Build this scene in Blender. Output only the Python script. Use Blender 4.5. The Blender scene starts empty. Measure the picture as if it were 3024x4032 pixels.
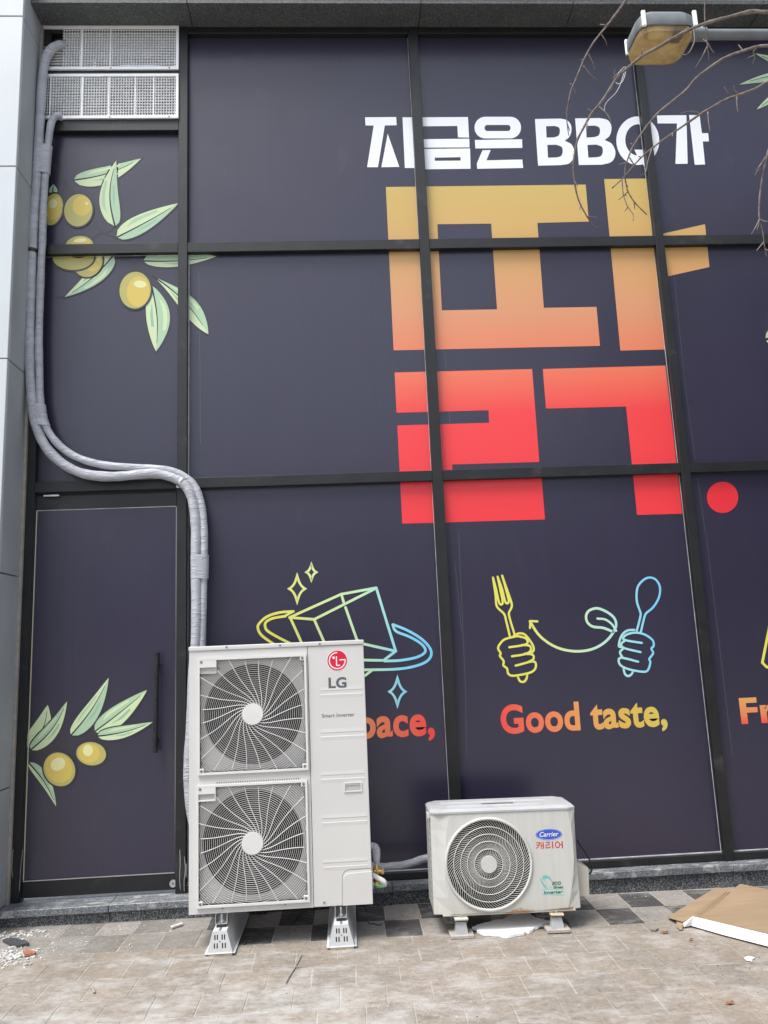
import bpy, bmesh, math, random
from mathutils import Vector, Matrix
from mathutils.geometry import tessellate_polygon
random.seed(7)
sc = bpy.context.scene
col = sc.collection
R = math.radians

# ---------------------------------------------------------------- camera
F = 3030.0; EYE = 1.5; DIST = 5.0            # focal length in photo pixels, eye height, distance to the glazing
PITCH, YAW, ROLL = R(10.0027), R(3.1222), R(-2.4636)
fwd = Vector((math.sin(YAW)*math.cos(PITCH), math.cos(YAW)*math.cos(PITCH), math.sin(PITCH)))
rt0 = Vector((math.cos(YAW), -math.sin(YAW), 0)); up0 = rt0.cross(fwd)
rt = math.cos(ROLL)*rt0 + math.sin(ROLL)*up0
up = -math.sin(ROLL)*rt0 + math.cos(ROLL)*up0
CAM = Vector((0, -DIST, EYE))
cd = bpy.data.cameras.new('camera'); cam = bpy.data.objects.new('camera', cd); col.objects.link(cam)
m3 = Matrix((rt, up, -fwd)).transposed()
cam.matrix_world = Matrix.Translation(CAM) @ m3.to_4x4()
cd.sensor_fit = 'HORIZONTAL'; cd.sensor_width = 36; cd.lens = 36*F/3024
cd.clip_start = .05; cd.clip_end = 500
sc.camera = cam

# ---------------------------------------------------------------- sky, sun, exposure
SUN_EL, SUN_AZ = R(64), R(226)               # azimuth measured clockwise from +Y
w = bpy.data.worlds.new('World'); sc.world = w; w.use_nodes = True
nt = w.node_tree; bg = nt.nodes['Background']
sky = nt.nodes.new('ShaderNodeTexSky'); sky.sky_type = 'NISHITA'; sky.sun_disc = False
sky.sun_elevation = SUN_EL; sky.sun_rotation = SUN_AZ; sky.dust_density = 3; sky.air_density = 1.2
hs = nt.nodes.new('ShaderNodeHueSaturation'); hs.inputs['Saturation'].default_value = .58
nt.links.new(sky.outputs[0], hs.inputs['Color']); nt.links.new(hs.outputs[0], bg.inputs[0])
bg.inputs[1].default_value = .12
sd = bpy.data.lights.new('sun', 'SUN'); sd.energy = 1.5; sd.angle = R(22); sd.color = (1, .98, .95)
sun = bpy.data.objects.new('sun', sd); col.objects.link(sun)
sdir = Vector((math.sin(SUN_AZ)*math.cos(SUN_EL), math.cos(SUN_AZ)*math.cos(SUN_EL), math.sin(SUN_EL)))
sun.rotation_euler = sdir.to_track_quat('Z', 'Y').to_euler()
sun.location = sdir*20
sc.view_settings.view_transform = 'Standard'; sc.view_settings.look = 'None'
sc.view_settings.exposure = 1.12; sc.view_settings.gamma = 1; sc.view_settings.use_curve_mapping = False

# ---------------------------------------------------------------- measuring: photo pixels to points on real planes
RG = dict(A=(0, 0, .60277), B=(0, 900, .60277), C=(1300, 350, 1.0392), D=(1400, 1000, .9789), E=(900, 2100, .60277),
          F=(1800, 2100, .73779), G=(0, 2500, .54237), H=(700, 2450, .48222), I=(700, 3000, .48222), J=(1500, 3050, .5425),
          K=(2200, 3200, .49668), L=(0, 3400, .66305), M=(1000, 3400, .7836), N=(2000, 0, .61724), P=(1300, 3400, .48222),
          Q=(1430, 3250, .18083), T=(2050, 3230, .18083), U=(1250, 2520, .17177), W=(2400, 20, .24111), X=(700, 3400, .42194),
          S=(0, 0, 1.0))
def ray(r, x, y):
    ox, oy, s = RG[r]; x = ox+x*s; y = oy+y*s
    return ((x-1512)/F)*rt - ((y-2016)/F)*up + fwd
def on(r, x, y, Y=0.0):
    d = ray(r, x, y); return CAM + d*((Y+DIST)/d.y)
SLOPE = .0085                                # the pavement falls slightly to the right
def gz(x): return -SLOPE*x
def gnd(r, x, y, h=0.0):
    d = ray(r, x, y); t = (h-EYE)/(d.z+SLOPE*d.x); return CAM + d*t
def onz(r, x, y, z):
    d = ray(r, x, y); return CAM + d*((z-EYE)/d.z)
def XZ(r, pts, Y=0.0):
    return [(p.x, p.z) for p in (on(r, x, y, Y) for x, y in pts)]

# ---------------------------------------------------------------- materials
def nodes(name):
    m = bpy.data.materials.new(name); m.use_nodes = True
    return m, m.node_tree, m.node_tree.nodes['Principled BSDF']
def N(nt, t, **k):
    n = nt.nodes.new(t)
    for a, b in k.items(): setattr(n, a, b)
    return n
def coords(nt, kind='pos', scale=(1, 1, 1)):
    mp = N(nt, 'ShaderNodeMapping'); mp.inputs['Scale'].default_value = scale
    if kind == 'pos':
        g = N(nt, 'ShaderNodeNewGeometry'); nt.links.new(g.outputs['Position'], mp.inputs[0])
    else:
        g = N(nt, 'ShaderNodeTexCoord'); nt.links.new(g.outputs['Object'], mp.inputs[0])
    return mp.outputs[0]
def noise(nt, vec, scale, detail=4, rough=.55, dist=0):
    n = N(nt, 'ShaderNodeTexNoise'); n.inputs['Scale'].default_value = scale; n.inputs['Detail'].default_value = detail
    n.inputs['Roughness'].default_value = rough; n.inputs['Distortion'].default_value = dist
    nt.links.new(vec, n.inputs['Vector']); return n.outputs['Fac']
def ramp(nt, fac, stops, interp='LINEAR'):
    r = N(nt, 'ShaderNodeValToRGB'); r.color_ramp.interpolation = interp
    while len(r.color_ramp.elements) < len(stops): r.color_ramp.elements.new(.5)
    for e, (p, c) in zip(r.color_ramp.elements, stops):
        e.position = p; e.color = (*c, 1) if len(c) == 3 else c
    nt.links.new(fac, r.inputs[0]); return r.outputs[0]
def mixc(nt, fac, a, b, mode='MIX'):
    m = N(nt, 'ShaderNodeMix', data_type='RGBA', blend_type=mode)
    for s, v in ((m.inputs[0], fac), (m.inputs[6], a), (m.inputs[7], b)):
        if hasattr(v, 'is_output'): nt.links.new(v, s)
        else: s.default_value = v if not isinstance(v, tuple) else (*v, 1) if len(v) == 3 else v
    return m.outputs[2]
def mathn(nt, op, a, b=0.0, c=0.0):
    m = N(nt, 'ShaderNodeMath', operation=op)
    for s, v in zip(m.inputs, (a, b, c)):
        if hasattr(v, 'is_output'): nt.links.new(v, s)
        else: s.default_value = v
    return m.outputs[0]
def bump(nt, bs, h, strength=.3, dist=.01):
    b = N(nt, 'ShaderNodeBump'); b.inputs['Strength'].default_value = strength; b.inputs['Distance'].default_value = dist
    nt.links.new(h, b.inputs['Height']); nt.links.new(b.outputs[0], bs.inputs['Normal'])
def mat(name, c, rough=.5, metal=0.0, spec=.5, var=.0, vscale=8, bmp=0, bscale=200, stretch=(1, 1, 1), dirt=None):
    m, nt, bs = nodes(name)
    bs.inputs['Roughness'].default_value = rough; bs.inputs['Metallic'].default_value = metal
    bs.inputs['Specular IOR Level'].default_value = spec
    out = None
    if var or bmp or dirt: v = coords(nt, 'pos', stretch)
    if var:
        f = noise(nt, v, vscale, 5)
        lo = tuple(x*(1-var) for x in c); hi = tuple(min(1, x*(1+var)) for x in c)
        out = ramp(nt, f, [(.3, lo), (.7, hi)])
        rr = N(nt, 'ShaderNodeMapRange'); rr.inputs[3].default_value = max(0, rough-.08); rr.inputs[4].default_value = min(1, rough+.1)
        nt.links.new(f, rr.inputs[0]); nt.links.new(rr.outputs[0], bs.inputs['Roughness'])
    if dirt:
        dc, ds, lo_, hi_ = dirt
        f2 = noise(nt, v, ds, 8, .65)
        k = ramp(nt, f2, [(lo_, (0, 0, 0)), (hi_, (1, 1, 1))])
        out = mixc(nt, k, out if out is not None else c, dc)
    if out is not None: nt.links.new(out, bs.inputs['Base Color'])
    else: bs.inputs['Base Color'].default_value = (*c, 1)
    if bmp: bump(nt, bs, noise(nt, v, bscale, 3), bmp, .002)
    return m
MT = {}
def print_mat(name, c, c2=None, axis='Z', a=0, b=1, stops=None):
    """ink printed on the window film; a gradient runs along a world axis (or the sloping X+Z axis)"""
    m, nt, bs = nodes(name); bs.inputs['Roughness'].default_value = .32
    bs.inputs['Specular IOR Level'].default_value = .5
    if c2 is None and stops is None:
        v = coords(nt); f = noise(nt, v, 2.5, 3)
        o = ramp(nt, f, [(.3, tuple(x*.97 for x in c)), (.7, tuple(min(1, x*1.02) for x in c))])
        nt.links.new(o, bs.inputs['Base Color'])
    else:
        g = N(nt, 'ShaderNodeNewGeometry'); s = N(nt, 'ShaderNodeSeparateXYZ'); nt.links.new(g.outputs['Position'], s.inputs[0])
        src = s.outputs[axis]
        mr = N(nt, 'ShaderNodeMapRange'); mr.inputs[1].default_value = a; mr.inputs[2].default_value = b
        nt.links.new(src, mr.inputs[0])
        nt.links.new(ramp(nt, mr.outputs[0], stops or [(0, c), (1, c2)]), bs.inputs['Base Color'])
    return m
# film: dark indigo vinyl with faint mottling and print grain
m, nt_, bs = nodes('film'); v = coords(nt_)
f1 = noise(nt_, v, .9, 3); f2 = noise(nt_, v, 420, 2); f3 = noise(nt_, coords(nt_, 'pos', (30, 1, .25)), 1.0, 4)
c1 = ramp(nt_, f1, [(.3, (.0225, .0195, .043)), (.7, (.0285, .0245, .049))])
c2 = mixc(nt_, .4, c1, ramp(nt_, f2, [(.35, (.010, .0085, .025)), (.65, (.050, .0445, .080))]))
c2 = mixc(nt_, 1.0, c2, ramp(nt_, f3, [(.35, (.97, .97, .97)), (.65, (1.03, 1.03, 1.03))]), 'MULTIPLY')
sm_ = ramp(nt_, noise(nt_, coords(nt_, 'pos', (1, 1, .35)), 5, 7, .65), [(.60, (0, 0, 0)), (.80, (.35, .35, .35))])
c2 = mixc(nt_, sm_, c2, (.075, .075, .088))
nt_.links.new(c2, bs.inputs['Base Color'])
rr_ = N(nt_, 'ShaderNodeMapRange'); rr_.inputs[3].default_value = .25; rr_.inputs[4].default_value = .38
nt_.links.new(noise(nt_, v, 2.4, 6, .6), rr_.inputs[0]); nt_.links.new(rr_.outputs[0], bs.inputs['Roughness'])
bs.inputs['Specular IOR Level'].default_value = .68
bump(nt_, bs, noise(nt_, v, 2.2, 3), .35, .006)
MT['film'] = m
MT['frame'] = mat('frame_black', (.010, .011, .012), .45, 0, .5, .25, 6, .15, 300, dirt=((.09, .09, .088), 5, .58, .95))
MT['edge'] = mat('door_edge_strip', (.52, .50, .36), .5)
MT['gasket'] = mat('gasket_grey', (.46, .47, .48), .5, 0, .5, .35, 12)
MT['seam'] = mat('film_seam', (.16, .155, .18), .4)
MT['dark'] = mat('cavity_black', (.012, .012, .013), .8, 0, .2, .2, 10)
MT['blackplastic'] = mat('black_plastic', (.018, .018, .019), .55, 0, .4, .3, 20)
MT['white_paint'] = mat('white_powder_coat', (.93, .94, .95), .4, 0, .5, .05, 14)
MT['alu'] = mat('brushed_metal', (.55, .56, .57), .35, .8, .5, .15, 25)
MT['steel'] = mat('zinc_steel', (.62, .63, .64), .38, .85, .5, .2, 30)
MT['duct'] = mat('foil_duct', (.45, .47, .5), .4, .6, .5, .3, 10, .4, 30)
MT['handle'] = mat('handle_foam', (.02, .022, .024), .75, 0, .3, .4, 40, .6, 120)
MT['lgwhite'] = mat('unit_white', (.60, .594, .575), .36, 0, .5, .025, 3, .06, 700)
MT['lggrille'] = mat('grille_white', (.66, .656, .64), .42, 0, .5, .03, 8)
MT['lgback'] = mat('bellmouth_grey', (.43, .427, .415), .5, 0, .4, .05, 10)
MT['emboss'] = MT['lgwhite']
MT['fan'] = mat('fan_black', (.008, .008, .0085), .5, 0, .5, .2, 10)
MT['coil'] = mat('coil_dark', (.010, .010, .011), .6)
MT['rail'] = mat('rail_white', (.63, .645, .65), .38, .05, .5, .06, 20)
MT['wood'] = mat('shim_board', (.42, .36, .27), .8, 0, .3, .3, 30)
MT['rubber'] = mat('rubber_black', (.02, .02, .02), .7)
MT['brass'] = mat('brass', (.72, .46, .16), .3, .9, .5, .2, 60)
MT['hose'] = mat('hose_white', (.68, .68, .66), .35)
MT['green'] = mat('wire_green', (.06, .5, .12), .4)
MT['red'] = mat('logo_red', (.62, .012, .05), .35)
MT['logowhite'] = mat('logo_white', (.8, .76, .75), .35)
MT['logogrey'] = mat('logo_grey', (.10, .115, .125), .4)
MT['textgrey'] = mat('text_grey', (.16, .165, .17), .45)
MT['blue'] = mat('logo_blue', (.03, .10, .52), .35)
MT['krred'] = mat('logo_kr_red', (.55, .035, .045), .4)
MT['teal'] = mat('logo_teal', (.16, .48, .50), .4)
MT['ecogreen'] = mat('logo_green', (.02, .19, .10), .4)
MT['tapebox'] = mat('logo_box_tint', (.47, .60, .56), .4)
# taped pipe insulation
m, nt_, bs = nodes('pipe_tape'); v = coords(nt_); v2 = coords(nt_, 'pos', (1, 1, 3))
nt_.links.new(ramp(nt_, noise(nt_, v2, 6, 5), [(.3, (.39, .40, .44)), (.7, (.46, .475, .515))]), bs.inputs['Base Color'])
bs.inputs['Roughness'].default_value = .40
wr = ramp(nt_, noise(nt_, coords(nt_, 'pos', (1, 1, 5)), 9, 3, .5, .6), [(.50, (0, 0, 0)), (.60, (1, 1, 1)), (.68, (.3, .3, .3))])
wr = mathn(nt_, 'MULTIPLY', wr, noise(nt_, coords(nt_, 'pos', (1, 1, 6)), 28, 4, .6))
bump(nt_, bs, mathn(nt_, 'ADD', wr, mathn(nt_, 'MULTIPLY', noise(nt_, v, 60, 4), .2)), .8, .008)
MT['tape'] = m
MT['tapedark'] = mat('pipe_tape_dark', (.16, .165, .185), .42, 0, .5, .25, 14, .5, 40)
MT['browntape'] = mat('brown_tape', (.035, .022, .018), .35)
# granite: speckled
def granite(name, a, b, c, sc_=1.0, rough=.55, dust=None):
    m, nt, bs = nodes(name); v = coords(nt)
    vo = N(nt, 'ShaderNodeTexVoronoi'); vo.inputs['Scale'].default_value = 190*sc_; nt.links.new(v, vo.inputs['Vector'])
    sp = ramp(nt, vo.outputs['Color'], [(.2, a), (.55, b), (.85, c)])
    big = ramp(nt, noise(nt, v, 2.5, 5), [(.3, (.75, .75, .75)), (.7, (1.15, 1.15, 1.15))])
    o = mixc(nt, 1.0, sp, big, 'MULTIPLY')
    if dust:
        k = ramp(nt, noise(nt, coords(nt, 'pos', (1, 2, 1)), 9, 7, .7), [(dust[0], (0, 0, 0)), (dust[1], (1, 1, 1))])
        o = mixc(nt, k, o, dust[2])
    nt.links.new(o, bs.inputs['Base Color']); bs.inputs['Roughness'].default_value = rough
    bump(nt, bs, vo.outputs['Distance'], .25, .002)
    return m
MT['granite'] = granite('granite_dark', (.025, .028, .03), (.075, .08, .085), (.26, .27, .28), 1.0, .55)
MT['granite_top'] = granite('granite_worn_top', (.09, .10, .11), (.15, .165, .18), (.27, .28, .29), .8, .45, (.52, .64, (.44, .44, .43)))
MT['soffit'] = granite('soffit_stone', (.045, .049, .05), (.075, .08, .082), (.13, .137, .138), .9, .6)
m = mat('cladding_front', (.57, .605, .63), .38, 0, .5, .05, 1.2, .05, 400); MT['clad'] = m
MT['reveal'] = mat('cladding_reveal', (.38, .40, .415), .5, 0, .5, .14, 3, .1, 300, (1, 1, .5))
MT['sealant'] = mat('sealant', (.36, .34, .31), .7, 0, .3, .15, 20)
# carrier-like old unit: warm white with rust stains near the bottom
m, nt_, bs = nodes('old_unit_white'); v = coords(nt_)
base = ramp(nt_, noise(nt_, coords(nt_, 'pos', (9, 1, .8)), 4, 6), [(.3, (.52, .522, .49)), (.7, (.58, .582, .55))])
s_ = N(nt_, 'ShaderNodeSeparateXYZ'); g_ = N(nt_, 'ShaderNodeNewGeometry'); nt_.links.new(g_.outputs['Position'], s_.inputs[0])
hz = N(nt_, 'ShaderNodeMapRange'); hz.inputs[1].default_value = .165; hz.inputs[2].default_value = .095; nt_.links.new(s_.outputs['Z'], hz.inputs[0])
hx = N(nt_, 'ShaderNodeMapRange'); hx.inputs[1].default_value = .24; hx.inputs[2].default_value = .0
nt_.links.new(mathn(nt_, 'ABSOLUTE', mathn(nt_, 'SUBTRACT', s_.outputs['X'], .86)), hx.inputs[0])
rust = mathn(nt_, 'MULTIPLY', mathn(nt_, 'MULTIPLY', hz.outputs[0], hx.outputs[0]), noise(nt_, v, 45, 8, .7))
dirtk = mathn(nt_, 'MULTIPLY', hz.outputs[0], noise(nt_, v, 7, 6))
o = mixc(nt_, mathn(nt_, 'MULTIPLY', dirtk, .7), base, (.42, .37, .26))
o = mixc(nt_, ramp(nt_, rust, [(.31, (0, 0, 0)), (.40, (.9, .9, .9))]), o, (.34, .20, .10))
nt_.links.new(o, bs.inputs['Base Color']); bs.inputs['Roughness'].default_value = .42
MT['oldwhite'] = m
MT['oldtop'] = mat('old_unit_top', (.42, .432, .44), .42, 0, .5, .08, 6, dirt=((.5, .5, .47), 9, .55, .8))
MT['oldgrille'] = mat('old_grille', (.56, .56, .53), .45, 0, .5, .05, 10)
MT['oldyellow'] = mat('old_valve_cover', (.54, .525, .45), .45, 0, .5, .06, 8)
MT['rust'] = mat('rust', (.28, .14, .06), .8, 0, .3, .4, 60)
MT['pad'] = mat('concrete_pad', (.40, .37, .34), .85, 0, .2, .2, 30, .3, 200)
MT['foam'] = mat('polystyrene', (.93, .94, .95), .6, 0, .3, .03, 30, .5, 160)
MT['cardboard'] = mat('cardboard', (.31, .225, .142), .75, 0, .25, .10, 5, .12, 120, (1, 6, 1))
MT['cardwhite'] = mat('cardboard_white', (.80, .80, .82), .55, 0, .4, .05, 6)
MT['chip'] = mat('plaster_chip', (.55, .54, .52), .85, 0, .2, .3, 60)
MT['slate'] = mat('dark_shard', (.06, .065, .07), .6, 0, .4, .4, 50)
MT['orange'] = mat('orange_shard', (.33, .15, .09), .7, 0, .3, .3, 60)
MT['leafdry'] = mat('dry_leaf', (.26, .11, .05), .8, 0, .2, .4, 60)
MT['twig'] = mat('twig_bark', (.10, .085, .075), .85, 0, .2, .4, 50, .5, 150)
MT['twiggrey'] = mat('twig_grey', (.30, .28, .25), .85, 0, .2, .3, 50)
MT['bark'] = mat('bark', (.19, .16, .145), .85, 0, .2, .45, 35, .6, 120)
MT['lamphouse'] = mat('lamp_housing', (.17, .19, .20), .5, .1, .5, .12, 12, .05, 300)
m, nt_, bs = nodes('lamp_lens'); v = coords(nt_)
nt_.links.new(ramp(nt_, noise(nt_, v, 14, 5), [(.3, (.95, .74, .42)), (.7, (.97, .84, .58))]), bs.inputs['Base Color'])
bs.inputs['Roughness'].default_value = .22; bs.inputs['Transmission Weight'].default_value = .85; bs.inputs['IOR'].default_value = 1.35
bump(nt_, bs, noise(nt_, v, 160, 2), .5, .003); MT['lens'] = m
MT['reflector'] = mat('lamp_reflector', (.90, .74, .48), .45, .0, .5, .3, 22)
# pavers
def paver(name, tones, dustc, dlo, dhi, mort=.0):
    m, nt, bs = nodes(name); v = coords(nt); oi = N(nt, 'ShaderNodeObjectInfo')
    vs = coords(nt, 'pos', (1, 1.7, 1))
    rnd = N(nt, 'ShaderNodeTexWhiteNoise', noise_dimensions='1D'); nt.links.new(oi.outputs['Random'], rnd.inputs['W'])
    base = ramp(nt, rnd.outputs['Value'], [(i/(len(tones)-1), t) for i, t in enumerate(tones)])
    gr = ramp(nt, noise(nt, v, 55, 6, .7), [(.25, (.70, .70, .70)), (.75, (1.22, 1.22, 1.22))])
    base = mixc(nt, 1.0, base, ramp(nt, noise(nt, vs, 17, 8, .7), [(.3, (.82, .81, .80)), (.7, (1.16, 1.15, 1.14))]), 'MULTIPLY')
    o = mixc(nt, 1.0, base, gr, 'MULTIPLY')
    big = ramp(nt, noise(nt, v, 2.2, 6, .6), [(.32, (.80, .78, .75)), (.68, (1.14, 1.12, 1.1))])
    o = mixc(nt, 1.0, o, big, 'MULTIPLY')
    # brown sandy patches and white cement wash
    k2 = ramp(nt, noise(nt, vs, 4.2, 7, .65), [(.56, (0, 0, 0)), (.72, (.7, .7, .7))])
    o = mixc(nt, k2, o, (.25, .20, .145))
    s = N(nt, 'ShaderNodeSeparateXYZ'); g = N(nt, 'ShaderNodeNewGeometry'); nt.links.new(g.outputs['Position'], s.inputs[0])
    dx = mathn(nt, 'DIVIDE', mathn(nt, 'ADD', s.outputs['X'], .45), 1.0)
    dy = mathn(nt, 'DIVIDE', mathn(nt, 'ADD', s.outputs['Y'], 1.5), .45)
    r2 = mathn(nt, 'ADD', mathn(nt, 'MULTIPLY', dx, dx), mathn(nt, 'MULTIPLY', dy, dy))
    patch = mathn(nt, 'POWER', 2.718, mathn(nt, 'MULTIPLY', r2, -1.0))
    dn = mathn(nt, 'ADD', noise(nt, vs, 5.0, 10, .72), mathn(nt, 'MULTIPLY', patch, .13))
    k = ramp(nt, dn, [(dlo, (0, 0, 0)), (dhi, (.85, .85, .85))])
    o = mixc(nt, k, o, dustc)
    o = mixc(nt, 1.0, o, ramp(nt, noise(nt, v, 38, 10, .85), [(.3, (.80, .79, .78)), (.7, (1.14, 1.14, 1.14))]), 'MULTIPLY')
    sp = ramp(nt, noise(nt, v, 95, 4, .7), [(.66, (0, 0, 0)), (.72, (.85, .85, .85))])
    o = mixc(nt, sp, o, (.10, .085, .07))
    nt.links.new(o, bs.inputs['Base Color']); bs.inputs['Roughness'].default_value = .82
    bump(nt, bs, noise(nt, v, 90, 6, .7), .35, .003)
    return m
MT['pv_beige'] = paver('paver_beige', [(.27, .242, .21), (.29, .257, .219), (.262, .245, .218), (.297, .26, .22), (.272, .251, .224)], (.43, .42, .40), .50, .70)
MT['pv_light'] = paver('paver_light', [(.285, .277, .261), (.315, .303, .286), (.265, .256, .242)], (.37, .36, .345), .56, .76)
MT['pv_dark'] = paver('paver_dark', [(.055, .055, .058), (.075, .074, .077), (.064, .063, .065)], (.36, .35, .335), .50, .80)
MT['pv_mid'] = paver('paver_mid', [(.20, .195, .186), (.235, .226, .21), (.262, .252, .234)], (.35, .337, .32), .60, .80)
MT['sand'] = paver('joint_sand', [(.36, .345, .315), (.36, .345, .315)], (.45, .44, .42), .46, .64)
MT['crumbs'] = mat('crumbs', (.62, .55, .45), .9, 0, .2, .5, 80)
# print inks
MT['p_white'] = print_mat('ink_white', (.86, .88, .91))
MT['p_leaf_l'] = print_mat('ink_leaf_light', (.58, .70, .42))
MT['p_leaf_m'] = print_mat('ink_leaf_mid', (.40, .57, .38))
MT['p_leaf_d'] = print_mat('ink_leaf_dark', (.30, .48, .35))
MT['p_olive'] = print_mat('ink_olive', (.46, .42, .13))
MT['p_olive2'] = print_mat('ink_olive_gold', (.64, .49, .11))
MT['p_olive3'] = print_mat('ink_olive_pale', (.74, .72, .36))
MT['p_stem'] = print_mat('ink_stem', (.045, .040, .044))
MT['p_line'] = print_mat('ink_vein', (.022, .024, .022))
MT['p_dot'] = print_mat('ink_red', (.78, .035, .05))

# ---------------------------------------------------------------- mesh helpers
ORG = {}
class MB:
    def __init__(s): s.v = []; s.f = []; s.m = []
    def add(s, vs, fs, mi=0):
        n = len(s.v); s.v += [tuple(p) for p in vs]
        for f in fs: s.f.append(tuple(i+n for i in f)); s.m.append(mi)
        return s
    def box(s, x0, x1, y0, y1, z0, z1, mi=0):
        x0, x1 = min(x0, x1), max(x0, x1); y0, y1 = min(y0, y1), max(y0, y1); z0, z1 = min(z0, z1), max(z0, z1)
        vs = [(x, y, z) for z in (z0, z1) for y in (y0, y1) for x in (x0, x1)]
        return s.add(vs, [(0, 2, 3, 1), (4, 5, 7, 6), (0, 1, 5, 4), (1, 3, 7, 5), (3, 2, 6, 7), (2, 0, 4, 6)], mi)
    def rbox(s, x0, x1, y0, y1, z0, z1, b=.005, seg=2, mi=0):
        bm = bmesh.new(); bmesh.ops.create_cube(bm, size=1)
        for q in bm.verts:
            q.co = Vector((x0+(q.co.x+.5)*(x1-x0), y0+(q.co.y+.5)*(y1-y0), z0+(q.co.z+.5)*(z1-z0)))
        bmesh.ops.bevel(bm, geom=list(bm.edges), offset=b, segments=seg, affect='EDGES', profile=.6)
        return s.bm(bm, mi)
    def bm(s, bm, mi=0):
        bm.verts.index_update()
        s.add([q.co for q in bm.verts], [[q.index for q in f.verts] for f in bm.faces], mi); bm.free(); return s
    def poly(s, pts, y, holes=(), mi=0):
        """flat face in a plane y = const, looking towards -Y"""
        loops = [[Vector((a, b, 0)) for a, b in l] for l in (pts, *holes)]
        flat = [(a, y, b) for l in (pts, *holes) for a, b in l]
        fs = []
        for t in tessellate_polygon(loops):
            a, b, c = (flat[i] for i in t)
            ar = (b[0]-a[0])*(c[2]-a[2])-(b[2]-a[2])*(c[0]-a[0])
            if abs(ar) < 1e-12: continue
            fs.append(t if ar > 0 else (t[0], t[2], t[1]))
        return s.add(flat, fs, mi)
    def prism(s, pts, y0, y1, holes=(), mi=0):
        """extrusion of an XZ outline from y0 (front) back to y1"""
        s.poly(pts, y0, holes, mi); n0 = len(s.v); k = len(s.f)
        s.poly(pts, y1, holes, mi)
        for i in range(k, len(s.f)): s.f[i] = s.f[i][::-1]
        for l in (pts, *holes):
            n = len(l); vs = [(a, y0, b) for a, b in l]+[(a, y1, b) for a, b in l]
            s.add(vs, [(i, i+n, (i+1) % n+n, (i+1) % n) for i in range(n)], mi)
        return s
    def tube(s, path, rad, n=10, caps=True, mi=0, squash=None):
        P = [Vector(p) for p in path]; k = len(P)
        rad = rad if hasattr(rad, '__len__') else [rad]*k
        vs = []; prev = None
        for i in range(k):
            t = (P[min(i+1, k-1)]-P[max(i-1, 0)]).normalized()
            if prev is None:
                a = t.cross(Vector((0, 1, 0)));  a = a if a.length > .1 else t.cross(Vector((1, 0, 0)))
                a.normalize()
            else:
                a = prev-t*prev.dot(t); a.normalize()
            prev = a; b = t.cross(a)
            for j in range(n):
                th = 2*math.pi*j/n
                vs.append(P[i]+rad[i]*(a*math.cos(th)+b*math.sin(th)))
        fs = [(i*n+j, i*n+(j+1) % n, (i+1)*n+(j+1) % n, (i+1)*n+j) for i in range(k-1) for j in range(n)]
        if caps: fs += [tuple(range(n))[::-1], tuple((k-1)*n+j for j in range(n))]
        return s.add(vs, fs, mi)
    def disc(s, c, r, y0, y1, n=24, mi=0):
        return s.prism([(c[0]+r*math.cos(2*math.pi*i/n), c[1]+r*math.sin(2*math.pi*i/n)) for i in range(n)], y0, y1, (), mi)
    def stroke(s, pts, wd, y, closed=False, mi=0, caps=True, taper=None):
        """printed line of even width: one mitred strip, so that nothing overlaps in its plane"""
        P = [Vector(p) for p in pts]; Q = [P[0]]
        for p in P[1:]:
            if (p-Q[-1]).length > 1e-5: Q.append(p)
        P = Q; n = len(P); L = []; Rr = []
        for i in range(n):
            if closed: a, b = P[i-1], P[(i+1) % n]
            else: a, b = P[max(i-1, 0)], P[min(i+1, n-1)]
            d1 = (P[i]-a).normalized() if (P[i]-a).length > 0 else (b-P[i]).normalized()
            d2 = (b-P[i]).normalized() if (b-P[i]).length > 0 else d1
            t = (d1+d2); t = t.normalized() if t.length > .2 else d1
            nn = Vector((-t.y, t.x)); c = max(.45, nn.dot(Vector((-d1.y, d1.x))))
            h = wd/2*(taper[i] if taper else 1)
            L.append(P[i]+nn*h/c); Rr.append(P[i]-nn*h/c)
        vs = [(q.x, y, q.y) for q in L]+[(q.x, y, q.y) for q in Rr]
        rng = range(n) if closed else range(n-1)
        s.add(vs, [(i+n, (i+1) % n+n, (i+1) % n, i) for i in rng], mi)
        if caps and not closed:
            for e, a in ((0, 1), (n-1, n-2)):
                d = (P[e]-P[a]).normalized(); h = wd/2*(taper[e] if taper else 1); t0 = math.atan2(d.y, d.x)
                s.add([(P[e].x+h*math.cos(t0+u), y, P[e].y+h*math.sin(t0+u)) for u in [math.pi*(k/6-.5) for k in range(7)]], [tuple(range(7))], mi)
        return s
    def build(s, name, mats, parent=None, smooth=False, origin=None, rot=None):
        if isinstance(mats, str): mats = [mats]
        if parent is not None: org, rz = ORG[parent.name]
        else:
            if origin is None:
                xs = [p[0] for p in s.v]; ys = [p[1] for p in s.v]; zs = [p[2] for p in s.v]
                origin = ((min(xs)+max(xs))/2, (min(ys)+max(ys))/2, min(zs))
            org, rz = Vector(origin), 0
        me = bpy.data.meshes.new(name)
        me.from_pydata([tuple(Vector(p)-org) if rz is not None else p for p in s.v], [], s.f)
        for k in mats: me.materials.append(MT[k])
        if len(mats) > 1: me.polygons.foreach_set('material_index', s.m)
        if smooth: me.polygons.foreach_set('use_smooth', [True]*len(me.polygons))
        me.update()
        if smooth == 'auto': me.set_sharp_from_angle(angle=R(35))
        return link(name, me, parent, org, rz)
def link(name, me, parent, org, rz=0):
    o = bpy.data.objects.new(name, me); col.objects.link(o)
    if parent is not None: o.parent = parent
    else: o.location = org
    ORG[o.name] = (Vector(org), rz); return o
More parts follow.
